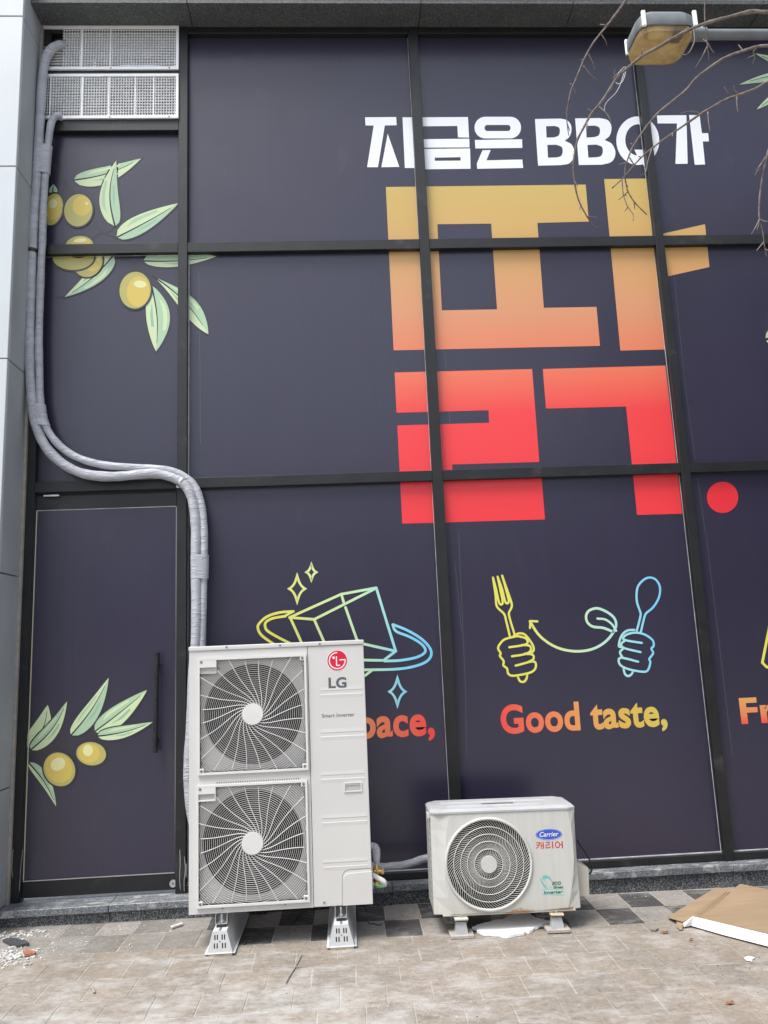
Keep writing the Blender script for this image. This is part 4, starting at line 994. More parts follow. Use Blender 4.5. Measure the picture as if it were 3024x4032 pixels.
# ================================================================ its two white mounting rails
def rail(x_c, zf, label):
    fy, by = UY-.085, -.085                  # from in front of the unit back almost to the ledge
    g0 = gz(x_c); top = .118
    o = empty('mounting_rail', (x_c, (fy+by)/2, g0)); tag(o, label, 'mounting rail', 'white mounting rails under the tall unit')
    wb, wt = .064, .035; z0_ = g0+.012; z1_ = g0+top
    tr = lambda b_, t_: [(x_c-b_, z0_), (x_c+b_, z0_), (x_c+t_, z1_), (x_c-t_, z1_)]
    bd = MB(); bd.prism(tr(wb, wt), fy+.006, by); bd.build('rail_body', ['rail'], o)
    ep = tr(wb+.001, wt+.001); hs_ = []
    for cx_ in (-.027, -.012, .012+.006, .033):
        for cz in (.036, .076):
            k_ = (1-.30*cz/.118); c0 = x_c+cx_*k_-.002; zc = z0_+cz
            hs_.append(stad(c0-.0032, c0+.0032, zc-.0135, zc+.0135, .10, 3))
    pl = MB(); pl.prism(ep, fy+.001, fy+.0055, hs_); pl.build('end_plate', ['rail'], o)
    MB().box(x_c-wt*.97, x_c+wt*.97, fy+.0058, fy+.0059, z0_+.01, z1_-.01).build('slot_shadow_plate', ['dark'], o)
    MB().disc((x_c, z0_+.056), .0035, fy-.0002, fy+.0009, 12).build('plate_hole', ['textgrey'], o)
    MB().box(x_c-.0065, x_c+.0065, fy+.0062, fy+.05, z1_+.0003, z1_+.0008).build('top_slot', ['textgrey'], o)
    for s_ in (-1, 1): MB().box(x_c+s_*(wb+.001), x_c+s_*(wb+.013), fy, by, g0+.0105, g0+.0135).build('side_flange', ['rail'], o)
    MB().rbox(x_c-wb, x_c+wb, fy-.004, fy+.0005, g0+.0105, g0+.016, .001, 1).build('front_lip', ['rail'], o)
    MB().box(x_c-wb+.006, x_c+wb-.002, fy-.002, by, g0+.0002, g0+.0103).build('shim_board', ['wood'], o)
    zc = z1_; yb_ = UY-.012
    MB().prism(circ(x_c, 0, 1, n=4)[:0] or [(x_c-.024, zc+.0002), (x_c+.024, zc+.0002), (x_c+.024, zc+.014), (x_c-.024, zc+.014)], yb_-.022, yb_+.03).build('rubber_pad', ['rubber'], o)
    br = MB()
    br.box(x_c-.031, x_c+.031, yb_-.02, yb_+.05, zc+.0145, zc+.0175); br.box(x_c-.031, x_c-.028, yb_-.02, yb_+.05, zc+.0177, uz0-.001); br.box(x_c+.028, x_c+.031, yb_-.02, yb_+.05, zc+.0177, uz0-.001)
    br.build('channel_bracket', ['steel'], o)
    MB().tube([(x_c, yb_-.004, zc+.018), (x_c, yb_-.004, uz0-.002)], .0055, 8).tube([(x_c, yb_-.004, zc+.022), (x_c, yb_-.004, zc+.031)], .0105, 6).build('bolt', ['steel'], o)
    return o
rail(gnd('I', 330, 1590).x*.99, 0, 'white slotted metal rail under the left end of the tall unit')
rail(gnd('I', 1340, 1535).x, 0, 'white slotted metal rail under the right end of the tall unit')

# ================================================================ pipe between the units
pp = [Vector((ux1-.10, -.28, .30)), on('Q', 350, 900, -.26), on('Q', 600, 890, -.25), on('Q', 850, 865, -.24), on('Q', 1100, 800, -.22), on('Q', 1300, 735, -.20), on('Q', 1480, 700, -.20), on('Q', 1700, 690, -.22)]
q3, r3 = wrap_pipe(pp, .0215, seed=5)
tag(MB().tube(q3, r3, 14).build('insulated_pipe', ['tape'], None, True), 'short grey taped pipe running between the tall unit and the small unit', 'pipe', 'grey taped refrigerant pipes')

# ================================================================ small older outdoor unit (built in its own frame: x right, y back, z up)
CX, CY = .803, -.668
small = empty('outdoor_unit', (CX, CY, gz(CX)), R(0), True); small.rotation_euler.y = .0145
tag(small, 'small weathered off-white outdoor unit with one fan and rust along its bottom', 'outdoor unit')
CM = Matrix.Translation((CX, CY, gz(CX))) @ small.rotation_euler.to_matrix().to_4x4(); CI = CM.inverted()
def cf3(r, x, y, dep=0.0):
    o = CI @ CAM; d = CI.to_3x3() @ ray(r, x, y); return o+d*((dep-o.y)/d.y)
def cf(r, x, y, dep=0.0): p = cf3(r, x, y, dep); return p.x, p.z
l0, r0 = cf('J', 372, 500)[0]-.002, cf('J', 1430, 600)[0]
zb0 = (cf('J', 440, 1020)[1]+cf('J', 1400, 975)[1])/2; zt0 = (cf('J', 372, 290)[1]+cf('J', 1408, 252)[1])/2
DP = .275
def lerp(a, b, t): return a+(b-a)*t
cl_ = [cf('J', x, y)[0] for x, y in [(498, 300), (478, 420), (468, 540), (464, 650), (470, 760), (488, 880), (524, 1002)]]
cr_ = [cf(r_, x, y)[0] for r_, x, y in [('J', 1352, 262), ('T', 1120, 480), ('T', 1160, 760), ('T', 1172, 1000), ('T', 1155, 1300), ('T', 1105, 1600), ('T', 1030, 1880)]]
zz = [lerp(zt0, zb0, i/6) for i in range(7)]
fc = cf('J', 782, 648); FR = .229
front_ = MB()
outl = [(cl_[i], zz[i]) for i in range(7)][::-1]+[(cr_[i], zz[i]) for i in range(7)]
front_.poly([(x, z) for x, z in outl][::-1] if False else outl, 0.0, [circ(fc[0], fc[1], FR, n=64)])
dpt = [.020, .026, .03, .032, .03, .026, .018]
for e_, c_ in ((l0, cl_), (r0, cr_)):
    vs = [(c_[i], 0, zz[i]) for i in range(7)]+[(e_, dpt[i]*.9, zz[i]) for i in range(7)]
    fs = [(i, i+1, i+8, i+7) if e_ > 0 else (i, i+7, i+8, i+1) for i in range(6)]
    front_.add(vs, [f[::-1] for f in fs])
front_.build('front_panel', ['oldwhite'], small)
# returns behind the front edge, base flange
MB().box(r0-.003, r0, .030, DP, zb0+.004, zt0).build('side_panel', ['oldwhite'], small)
rsv = [(r0, dpt[i]*.9, zz[i]) for i in range(7)]+[(r0, .0315, zz[i]) for i in range(7)]
MB().add(rsv, [(i, i+7, i+8, i+1) for i in range(6)]).build('side_return', ['oldwhite'], small)
rsv = [(l0, dpt[i]*.9, zz[i]) for i in range(7)]+[(l0, .075, zz[i]) for i in range(7)]
MB().add(rsv, [(i, i+1, i+8, i+7) for i in range(6)]).build('side_return', ['oldwhite'], small)
MB().rbox(l0+.045, r0-.03, .002, .03, zb0-.010, zb0-.0008, .002, 1).build('base_flange', ['oldwhite'], small)
MB().box(l0+.004, r0-.004, .032, DP, zb0+.001, zb0+.008).build('base_pan', ['oldwhite'], small)
MB().box(l0+.004, r0-.004, DP-.012, DP-.004, zb0+.01, zt0).build('rear_coil', ['coil'], small)
rs = cf('T', 1150, 1890); MB().add([(rs[0]-.16, -.0008, zb0+.0025), (rs[0], -.0008, zb0+.010), (rs[0]-.004, -.0008, zb0+.001)], [(0, 2, 1)]).build('rust_edge', ['rust'], small)
# left side: open louvres over a dark coil
MB().box(l0+.012, l0+.016, .076, DP-.01, zb0+.01, zt0-.004).build('side_coil', ['dark'], small)
for yy in (.076, .14, .205, DP-.012): MB().box(l0, l0+.004, yy, yy+.011, zb0+.004, zt0-.002).build('side_bar', ['oldwhite'], small)
for k_ in range(13):
    z = zb0+.012+k_*(zt0-zb0-.03)/13
    for ya, yb_ in ((.088, .139), (.152, .204), (.217, DP-.013)):
        MB().add([(l0+.001, ya, z+.026), (l0+.001, yb_, z), (l0+.001, yb_, z+.012), (l0+.001, ya, z+.038), (l0+.006, ya, z+.026), (l0+.006, yb_, z), (l0+.006, yb_, z+.012), (l0+.006, ya, z+.038)],
                 [(0, 3, 2, 1), (4, 5, 6, 7), (0, 1, 5, 4), (2, 3, 7, 6)]).build('side_slat', ['oldwhite'], small)
# top cover with chamfered rim and raised ribs
tv = MB(); a, b = l0-.006, r0+.004; zc = zt0+.001; fr_, bk = -.004, DP+.006
ch = .045
def ring_(x0_, x1_, y0_, y1_, c_, z_): return [(x0_+c_, y0_, z_), (x1_-c_, y0_, z_), (x1_, y0_+c_*.55, z_), (x1_, y1_-c_, z_), (x1_-c_, y1_, z_), (x0_+c_, y1_, z_), (x0_, y1_-c_, z_), (x0_, y0_+c_*.55, z_)]
rgs = [ring_(a, b, fr_, bk, .04, zc), ring_(a, b, fr_, bk, .04, zc+.009), ring_(a+.010, b-.010, fr_+.022, bk-.012, .045, zc+.020), ring_(a+.03, b-.03, fr_+.04, bk-.03, .045, zc+.0215)]
vs = [p for r_ in rgs for p in r_]
tv.add(vs, [(i+8*k_, (i+1) % 8+8*k_, (i+1) % 8+8*(k_+1), i+8*(k_+1)) for k_ in range(3) for i in range(8)]+[tuple(range(24, 32))])
tp = tv.build('top_cover', ['oldtop'], small)
for ya, yb_, xa, xb in ((.062, .088, .10, .62), (.165, .195, .07, .66)):
    s_ = MB(); z = zc+.0217; A_ = (a+xa, a+xb)
    vs = [(A_[0], ya, z), (A_[1], ya, z), (A_[1], yb_, z), (A_[0], yb_, z), (A_[0]+.01, ya+.007, z+.004), (A_[1]-.01, ya+.007, z+.004), (A_[1]-.01, yb_-.007, z+.004), (A_[0]+.01, yb_-.007, z+.004)]
    s_.add(vs, [(0, 1, 5, 4), (1, 2, 6, 5), (2, 3, 7, 6), (3, 0, 4, 7), (4, 5, 6, 7)]); s_.build('top_rib', ['oldtop'], tp)
MB().box(a+.30, a+.48, .10, .135, zc+.0217, zc+.0222).build('top_sticker', ['alu'], tp)
for ex, sg in ((a, -1), (b, 1)): MB().rbox(ex-.008, ex+.008, .05, .11, zc-.030, zc-.004, .003, 1).build('lift_lug', ['oldwhite'], small)
# round fan guard
def tor(R0, h, y, n=64):
    vs = []; k_ = 6
    for i in range(n):
        t = 2*math.pi*i/n
        for j in range(k_):
            u = 2*math.pi*j/k_; vs.append((fc[0]+(R0+h*math.cos(u))*math.cos(t), y+h*math.sin(u), fc[1]+(R0+h*math.cos(u))*math.sin(t)))
    return vs, [(i*k_+j, i*k_+(j+1) % k_, ((i+1) % n)*k_+(j+1) % k_, ((i+1) % n)*k_+j) for i in range(n) for j in range(k_)]
gu = MB(); gu.add(*tor(FR, .0085, -.002)); guard = gu.build('fan_guard', ['oldgrille'], small, True)
for rr in (.076, .1145, .151, .188): MB().add(*tor(rr, .0022, -.006)).build('guard_ring', ['oldgrille'], guard, True)
bl = MB()
def blade(a0, ra, rb, n=9):
    vs = []
    for i in range(n+1):
        rr = lerp(ra, rb, i/n); a = a0+1.0*(rr/.236)**1.25; hw = .0012
        ca, sa = math.cos(a), math.sin(a); tx, tz = -sa, ca
        for sgn in (-1, 1): vs.append((fc[0]+rr*ca+tx*hw*sgn, -.006, fc[1]+rr*sa+tz*hw*sgn))
        for sgn in (-1, 1): vs.append((fc[0]+rr*ca+tx*hw*sgn, .004, fc[1]+rr*sa+tz*hw*sgn))
    fs = []
    for i in range(n):
        p, q_ = i*4, (i+1)*4; fs += [(p, p+1, q_+1, q_), (p+1, p+3, q_+3, q_+1), (p+2, p, q_, q_+2)]
    bl.add(vs, fs)
for k_ in range(43): blade(2*math.pi*k_/43, .042, FR-.003)
for k_ in range(43): blade(2*math.pi*(k_+.5)/43, .076, FR-.003)
tag(bl.build('guard_blades', ['oldgrille'], guard), kind='stuff')
hb = MB(); hb.prism(circ(fc[0], fc[1], .043, n=36), -.012, -.003); hb.build('hub_cap', ['oldgrille'], guard)
k = 48; vs = []; fs = []
for i in range(k):
    t = 2*math.pi*i/k
    for rr, yy in ((FR+.002, .001), (FR-.006, .03), (FR-.010, .11)): vs.append((fc[0]+rr*math.cos(t), yy, fc[1]+rr*math.sin(t)))
for i in range(k):
    p, q_ = i*3, ((i+1) % k)*3; fs += [(p, p+1, q_+1, q_), (p+1, p+2, q_+2, q_+1)]
MB().add(vs, fs).build('fan_throat', ['fan'], small, True)
fo = MB().prism(circ(fc[0], fc[1], .05, n=24), .05, .11).build('fan', ['coil'], small, 'auto')
for b_ in range(3):
    vs = []
    for i in range(9):
        rr = .05+.165*i/8; a0 = b_*2*math.pi/3+.3+.5*i/8; wd = .5+.45*math.sin(math.pi*min(1, i/8*.9))
        vs += [(fc[0]+rr*math.cos(a0), .05, fc[1]+rr*math.sin(a0)), (fc[0]+rr*math.cos(a0+wd), .10, fc[1]+rr*math.sin(a0+wd))]
    MB().add(vs, [(2*i, 2*i+1, 2*i+3, 2*i+2) for i in range(8)]).build('fan_blade', ['coil'], fo, True)
# valve cover on the right flank and the black cable
p_ = [cf('T', x, y, .09) for x, y in [(1262, 905), (1310, 885), (1475, 1040), (1512, 1640), (1300, 1690)]]
vc = [(r0, p_[1][1]+.002), (r0+.010, p_[1][1]), (p_[2][0], p_[2][1]), (p_[3][0]-.004, p_[3][1]), (r0, p_[3][1]-.004)]
MB().prism(vc[::-1], .09, .25).build('valve_cover', ['oldyellow'], small)
MB().tube(cr([cf3('T', 1235, 440, .14), cf3('T', 1320, 580, .15), cf3('T', 1430, 730, .16), cf3('T', 1520, 900, .16), cf3('T', 1550, 1030, .16), cf3('T', 1530, 1130, .16), cf3('T', 1490, 1165, .17)], 6), .0048, 8).build('power_cable', ['rubber'], small, True)
# printed marks
cc = [(cf('T', 320, 305), cf('T', 905, 300), cf('T', 612, 180), cf('T', 612, 432))][0]
ec = ((cc[0][0]+cc[1][0])/2, (cc[2][1]+cc[3][1])/2); ea, eb = (cc[1][0]-cc[0][0])/2, (cc[2][1]-cc[3][1])/2
def sf(name, pts, mk, y, holes=()): return MB().poly(pts, y, holes).build(name, [mk], small)
sf('emblem_edge', circ(*ec, ea+.002, eb+.002, 44), 'logowhite', -.0005); sf('emblem_oval', circ(*ec, ea, eb, 44), 'blue', -.0008)
MB().stroke(circ(*ec, ea*.93, eb*.88, 44), .0013, -.0011, True).build('emblem_ring', ['logowhite'], small)
def stext(body, xl, xr, zb, zt_, mk, bold=0, shear=0, y=-.0011):
    return text_mesh(body, cf('T', *xl)[0], cf('T', *xr)[0], cf('T', *zb)[1], cf('T', *zt_)[1], y, bold, shear).build('lettering', [mk], small)
stext('Carrier', (408, 300), (826, 290), (615, 352), (615, 248), 'logowhite', .018, .25, -.0014)
# korean lettering drawn stroke by stroke
kr = MB(); KS = .0052
ks = lambda pts, wd=KS, sm_=False: kr.stroke([cf('T', *p) for p in (cr(pts, 5) if sm_ else pts)], wd, -.0006-.0001*(len(kr.f) % 5), caps=False)
ks([(335, 487), (412, 483), (405, 530), (385, 575), (340, 612)], .0046); ks([(338, 540), (398, 530)], .004)
ks([(440, 470), (450, 625)]); ks([(485, 465), (498, 622)], .0060); ks([(447, 545), (492, 542)], .004)
ks([(540, 478), (620, 474), (618, 530), (550, 536), (553, 598), (600, 597), (640, 580), (655, 572)], .0046); ks([(690, 460), (702, 612)], .0064)
ks(circ(803, 532, 46, 62, 22)+[(849, 532)], .0052); ks([(848, 528), (895, 524)], .004); ks([(900, 452), (910, 606)], .0064)
kr.build('lettering', ['krred'], small)
eco = MB()
sw_ = [cf('T', *p) for p in cr([(458, 1250), (490, 1212), (540, 1196), (600, 1210), (655, 1262), (692, 1335)], 5)]+[cf('T', *p) for p in cr([(680, 1345), (630, 1290), (580, 1265), (530, 1275), (510, 1290)], 5)]
eco.poly(sw_[::-1], -.0005)
s2 = [cf('T', *p) for p in cr([(405, 1240), (440, 1330), (480, 1410), (540, 1475), (620, 1520)], 5)]+[cf('T', *p) for p in cr([(560, 1455), (510, 1390), (470, 1330), (440, 1280)], 5)]
eco.poly(s2, -.0006)
eco.stroke([cf('T', *p) for p in cr([(440, 1270), (500, 1300), (550, 1345), (580, 1400)], 5)], .0012, -.0007); eco.stroke([cf('T', *p) for p in cr([(470, 1360), (540, 1410), (620, 1440), (680, 1455)], 5)], .0012, -.0008)
eco.build('leaf_mark', ['teal'], small)
bx = stad(470, 945, 1498, 1618, .16, 4); sf('word_box', [cf('T', *p) for p in bx][::-1], 'tapebox', -.0005)
MB().stroke([cf('T', *p) for p in bx], .0014, -.0008, True).build('word_box_rim', ['teal'], small)
stext('Inverter', (498, 1560), (920, 1560), (700, 1598), (700, 1526), 'ecogreen', .04, .25)
stext('ECO', (682, 1370), (878, 1370), (780, 1408), (780, 1332), 'ecogreen', .04, .22); stext('Green', (712, 1450), (925, 1450), (815, 1482), (815, 1422), 'ecogreen', .04, .22)
# small mounting feet on pads
def foot(lx, ly):
    h = zb0-.034; b0 = .004+.006*(lx > 0)
    rr = [(.033, .030, b0+.012), (.029, .027, b0+.035), (.024, .022, h)]
    vs = [(lx+sx_*x, ly+sy_*y, z+.0005) for x, y, z in rr for sx_, sy_ in ((-1, -1), (1, -1), (1, 1), (-1, 1))]
    o = MB().add(vs, [(i+4*k_, (i+1) % 4+4*k_, (i+1) % 4+4*k_+4, i+4*k_+4) for k_ in range(2) for i in range(4)]+[(8, 9, 10, 11)]).build('mounting_foot', ['oldtop'], small)
    MB().rbox(lx-.062, lx+.062, ly-.05, ly+.05, b0-.004, b0+.012, .002, 1).build('pad', ['pad'], o)
    MB().box(lx-.026, lx+.026, ly-.024, ly+.024, h+.001, h+.008).build('rubber_ring', ['rubber'], o)
    MB().rbox(lx-.036, lx+.036, ly-.036, ly+.036, h+.0085, h+.020, .003, 1).build('bracket', ['oldyellow' if lx < 0 else 'rustybracket'], o)
    MB().tube([(lx, ly-.018, h+.0205), (lx, ly-.018, h+.028)], .009, 6).build('bolt', ['steel'], o)
MT['rustybracket'] = mat('rusty_bracket', (.55, .50, .40), .6, 0, .4, .1, 20, dirt=((.30, .16, .07), 40, .45, .6))
lf, rf = cf('J', 585, 1140, .0), cf('J', 1280, 1110, .0)
for lx_ in (lf[0], rf[0]):
    for ly_ in (.012, .235): foot(lx_, ly_)

# ================================================================ loose things on the pavement
def slab(name, pts, z0_, th, mk, curl=0, jag=0, seed=1, n=1):
    rnd = random.Random(seed); P = []
    for i, p in enumerate(pts):
        q_ = pts[(i+1) % len(pts)]; P.append(p)
        for k_ in range(n-1):
            t = (k_+1)/n; m_ = Vector(p).lerp(Vector(q_), t); P.append(Vector((m_.x+rnd.uniform(-jag, jag), m_.y+rnd.uniform(-jag, jag), m_.z)))
    P = [Vector(p) for p in P]; tri = tessellate_polygon([[Vector((p.x, p.y, 0)) for p in P]])
    k_ = len(P); b = MB(); up_ = []
    for t in tri:
        a_, b_, c_ = (P[i] for i in t); ar = (b_-a_).cross(c_-a_).z; up_.append(t if ar > 0 else (t[0], t[2], t[1]))
    area = sum(P[i].x*P[(i+1) % k_].y-P[(i+1) % k_].x*P[i].y for i in range(k_))
    vs = [(p.x, p.y, p.z+z0_) for p in P]+[(p.x, p.y, p.z+z0_+th) for p in P]
    side = [(i, (i+1) % k_, (i+1) % k_+k_, i+k_) for i in range(k_)]
    if area < 0: side = [f[::-1] for f in side]
    b.add(vs, [tuple(i+k_ for i in t) for t in up_]+[t[::-1] for t in up_]+side)
    return b
foam = [gnd('J', x, y) for x, y in [(678, 1120), (760, 1090), (900, 1060), (985, 1008), (1060, 1020), (1110, 1055), (1200, 1075), (1200, 1092), (1130, 1108), (1080, 1140), (980, 1165), (905, 1178), (850, 1165), (760, 1160)]]
fcn = sum(foam, Vector((0, 0, 0)))/len(foam); foam = [fcn+(p-fcn)*1.07+Vector((0, -.018, 0)) for p in foam]
tag(slab('foam', foam, .003, .014, 'foam', jag=.009, n=6, seed=4).build('polystyrene_sheet', ['foam']), 'torn white polystyrene sheet lying under the small unit', 'polystyrene')
# cardboard sheet with a white folded flap
cb = empty('cardboard_sheet', tuple(gnd('K', 1300, 850)))
tag(cb, 'flattened brown cardboard sheet with a white folded edge at the right border', 'cardboard')
def gl(x, y, h): return gnd('K', x, y, h)
cA = [gl(862, 832, .012), gl(1245, 598, .05), gl(1385, 610, .055), gl(1440, 570, .06), gl(1600, 600, .05), gl(1900, 660, .04), gl(1950, 1038, .055), gl(1659, 966, .055), gl(1300, 880, .055), gl(1070, 828, .053), gl(985, 870, .03)]
slab('c', cA, .0, .004, 'cardboard').build('sheet', ['cardboard'], cb)
fp = [((985, 868, .030), (992, 908, .008)), ((1065, 826, .056), (1050, 896, .010)), ((1300, 882, .058), (1300, 968, .010)), ((1659, 968, .058), (1659, 1060, .010)), ((1950, 1040, .058), (1960, 1140, .010))]
ft = [gl(*t_) for t_, b_ in fp]; fb = [gl(*b_) for t_, b_ in fp]; n_ = len(fp); off_ = Vector((.002, .005, .001))
vs = ft+fb+[p+off_ for p in ft]+[p+off_ for p in fb]; fs = []
for i in range(n_-1): fs += [(n_+i, n_+i+1, i+1, i), (2*n_+i, 2*n_+i+1, 3*n_+i+1, 3*n_+i), (i, i+1, 2*n_+i+1, 2*n_+i), (n_+i+1, n_+i, 3*n_+i, 3*n_+i+1)]
MB().add(vs, fs).build('white_flap', ['cardwhite'], cb)
slab('c', [gl(935, 868, .02), gl(985, 880, .022), gl(980, 930, .006), gl(955, 930, .006), gl(935, 900, .012)], 0, .003, 'cardboard').build('torn_tab', ['cardboard'], cb)
crs = [gl(1085, 800, .034), gl(1350, 612, .060)]
for dx in (0, 26):
    p, q_ = gl(1080+dx, 800, .0395), gl(1330+dx, 625, .0575); MB().tube([p, q_], .0016, 6).build('crease', ['cardboard'], cb)
def shard(name, r, pts, th, mk, label, cat, h=.0045, **k_):
    return tag(slab(name, [gnd(r, *p) for p in pts], h, th, mk, **k_).build(name, [mk]), label, cat)
shard('paper_scrap', 'K', [(1470, 1160), (1500, 1148), (1558, 1158), (1535, 1172), (1535, 1188), (1490, 1182)], .002, 'foam', 'small white paper scrap on the beige pavers at right', 'paper')
shard('grey_chip', 'K', [(725, 940), (760, 922), (795, 930), (770, 945)], .006, 'pv_mid', 'small flat grey chip in front of the cardboard', 'chip')
shard('orange_shard', 'L', [(135, 535), (160, 528), (212, 540), (205, 552), (150, 558)], .012, 'orange', 'small orange broken shard among white debris at lower left', 'shard')
shard('dark_shard', 'L', [(15, 470), (70, 458), (150, 475), (175, 492), (130, 500), (60, 495)], .012, 'slate', 'dark slate-like shard among white debris at lower left', 'shard', n=2, jag=.006)
def dry_leaf(r, x, y, s_, a, label):
    c_ = gnd(r, x, y, .006); pts = [(-1, 0), (-.55, .28), (-.35, .2), (-.1, .55), (.15, .3), (.55, .5), (.5, .15), (1, .05), (.5, -.2), (.6, -.5), (.1, -.3), (-.2, -.5), (-.4, -.2)]
    o = MB(); ca, sa = math.cos(a), math.sin(a); rnd = random.Random(int(x))
    vs = [(c_.x, c_.y, c_.z+.004)]+[(c_.x+s_*(p*ca-q_*sa), c_.y+s_*(p*sa+q_*ca), c_.z+rnd.uniform(-.001, .010)) for p, q_ in pts]; k_ = len(pts)
    vs += [(p[0], p[1], p[2]-.0012) for p in vs]; n1 = k_+1
    o.add(vs, [(0, i+1, (i+1) % k_+1) for i in range(k_)]+[(n1, (i+1) % k_+1+n1, i+1+n1) for i in range(k_)]+[(i+1, i+1+n1, (i+1) % k_+1+n1, (i+1) % k_+1) for i in range(k_)])
    tag(o.build('dry_leaf', ['leafdry']), label, 'leaf', 'fallen dry leaves')
dry_leaf('K', 840, 950, .022, -.3, 'brown dry leaf on the pavers beside the cardboard corner'); dry_leaf('K', 1355, 1510, .022, .2, 'brown dry leaf near the lower right border')
dry_leaf('K', 1050, 1008, .014, .6, 'tiny dark curled leaf below the white cardboard edge')
tw = [gnd('X', x, y, .006) for x, y in [(1155, 850), (1130, 900), (1095, 965), (1045, 1045), (1010, 1112)]]
to = MB().tube(cr(tw, 5), .0034, 6); to.tube([tw[2], gnd('X', 1170, 952, .01)], [.0028, .0015], 6)
tag(to.build('twig', ['twiggrey']), 'thin forked grey twig lying in front of the tall unit', 'twig')
to = MB().tube(cr([gnd('X', x, y, .006) for x, y in [(615, 752), (650, 720), (685, 728)]], 4), .0035, 6).tube([gnd('X', 650, 720, .006), gnd('X', 660, 735, .006)], .0025, 6)
tag(to.build('twig', ['twig']), 'short dark bent twig between the two mounting rails', 'twig')
to = MB().tube(cr([gnd('X', x, y, .006) for x, y in [(1060, 565), (1085, 540), (1110, 505), (1145, 465)]], 4), .0035, 6).tube([gnd('X', 1075, 555, .006), gnd('X', 1115, 572, .006)], .0025, 6)
tag(to.build('twig', ['twig']), 'dark twig on the dark tile behind the mounting rails', 'twig')
to = MB().tube(cr([gnd('P', x, y, .006) for x, y in [(300, 455), (320, 490), (360, 490), (400, 502), (425, 490)]], 4), .003, 6)
tag(to.build('twig', ['twig']), 'thin dark twig beside the right mounting rail', 'twig')
to = MB().tube(cr([gnd('L', x, y, .006) for x, y in [(540, 735), (552, 748), (562, 768)]], 4), [.0065]*8+[.003], 6)
tag(to.build('twig', ['twiggrey']), 'short pale stick on the beige pavers at lower left', 'twig')
sk = shard('plaster_strip', 'L', [(1012, 386), (1078, 366), (1088, 372), (1022, 394)], .010, 'chip', 'long white plaster strip left of the mounting rail', 'plaster')
# scattered plaster crumbs and gravel: uncountable
def scatter(name, label, mk, spots, seed):
    rnd = random.Random(seed); b = MB()
    for cx_, cy_, sx_, sy_, n, s0, s1 in spots:
        for _ in range(n):
            x, y = rnd.gauss(cx_, sx_), rnd.gauss(cy_, sy_)
            if y > -.215 and x < -1.3 or y > -.13: continue
            s_ = rnd.uniform(s0, s1)*rnd.uniform(.4, 1); z = gz(x)+.0005; a = rnd.uniform(0, 3.14); k_ = rnd.choice((4, 5, 5)); el = rnd.uniform(.18, .9)
            vs = []
            for hh in (0, rnd.uniform(.4, .8)):
                for i in range(k_):
                    t = 2*math.pi*i/k_+rnd.uniform(-.3, .3); px, py = s_*math.cos(t), s_*el*math.sin(t)
                    vs.append((x+px*math.cos(a)-py*math.sin(a), y+px*math.sin(a)+py*math.cos(a), z+hh*s_*rnd.uniform(.5, 1)))
            b.add(vs, [(i, (i+1) % k_, (i+1) % k_+k_, i+k_) for i in range(k_)]+[tuple(range(k_, 2*k_))])
    return tag(b.build(name, [mk]), label, name.replace('_', ' '), kind='stuff')
d0 = gnd('L', 60, 560); d1 = gnd('L', 150, 420); d2 = gnd('L', 400, 470); d3 = gnd('L', 300, 520)
scatter('plaster_debris', 'heap of broken white plaster crumbs at the foot of the ledge', 'chip',
        [(d0.x-.06, d0.y, .10, .06, 330, .006, .020), (d1.x-.05, d1.y, .10, .04, 110, .006, .022), (d2.x-.05, d2.y, .22, .08, 40, .004, .014), (d3.x, d3.y, .2, .12, 90, .002, .007)], 3)
d4 = gnd('P', 800, 1180); d5 = gnd('K', 1100, 1250)
scatter('gravel', 'fine sandy grit scattered over the beige pavers', 'crumbs', [(d4.x, d4.y, .16, .08, 420, .001, .0032), (.4, -1.1, 1.2, .35, 500, .0008, .0025), (.6, -.165, 1.4, .018, 260, .0015, .005), (-1.6, -.24, .4, .02, 160, .0015, .006)], 5)
scatter('dark_grit', 'tiny dark crumbs scattered over the pavers', 'twig', [(d5.x, d5.y, .3, .14, 60, .002, .0055), (-.2, -1.1, 1.0, .35, 70, .0015, .004), (.2, -.35, .8, .1, 50, .002, .006)], 6)

# ================================================================ street lamp reaching in from the right
LZ = 4.8
lc = [onz('W', x, y, LZ) for x, y in [(560, 320), (1425, 345), (1080, 985), (222, 880)]]
ctr = sum(lc, Vector((0, 0, 0)))/4; side = ((lc[1]-lc[0]).length+(lc[2]-lc[3]).length)/2; dep_ = ((lc[3]-lc[0]).length+(lc[2]-lc[1]).length)/2
lamp = empty('street_lamp', (3.35, ctr.y-.02, gz(3.35))); tag(lamp, 'grey square street lamp head with amber lens on a horizontal arm', 'street lamp')
def rring(hx, hy, c_, z, n=7):
    o = []
    for sx_, sy_, a in ((1, -1, -90), (1, 1, 0), (-1, 1, 90), (-1, -1, 180)):
        o += [(ctr.x+sx_*(hx-c_)+c_*math.cos(R(a+90*i/n)), ctr.y+sy_*(hy-c_)+c_*math.sin(R(a+90*i/n)), z) for i in range(n+1)]
    return o
hx, hy = side/2, dep_/2
def loft(rings, cap0=True, cap1=True):
    n = len(rings[0]); vs = [p for r_ in rings for p in r_]
    fs = [(i+n*k_, (i+1) % n+n*k_, (i+1) % n+n*(k_+1), i+n*(k_+1)) for k_ in range(len(rings)-1) for i in range(n)]
    if cap0: fs.append(tuple(range(n))[::-1])
    if cap1: fs.append(tuple(n*(len(rings)-1)+i for i in range(n)))
    return MB().add(vs, fs)
loft([rring(hx, hy, .07, LZ+.004), rring(hx+.004, hy+.004, .07, LZ+.012), rring(hx+.002, hy+.002, .07, LZ+.075), rring(hx-.02, hy-.02, .06, LZ+.105), rring(hx-.08, hy-.08, .04, LZ+.13)], False).build('housing', ['lamphouse'], lamp, 'auto')
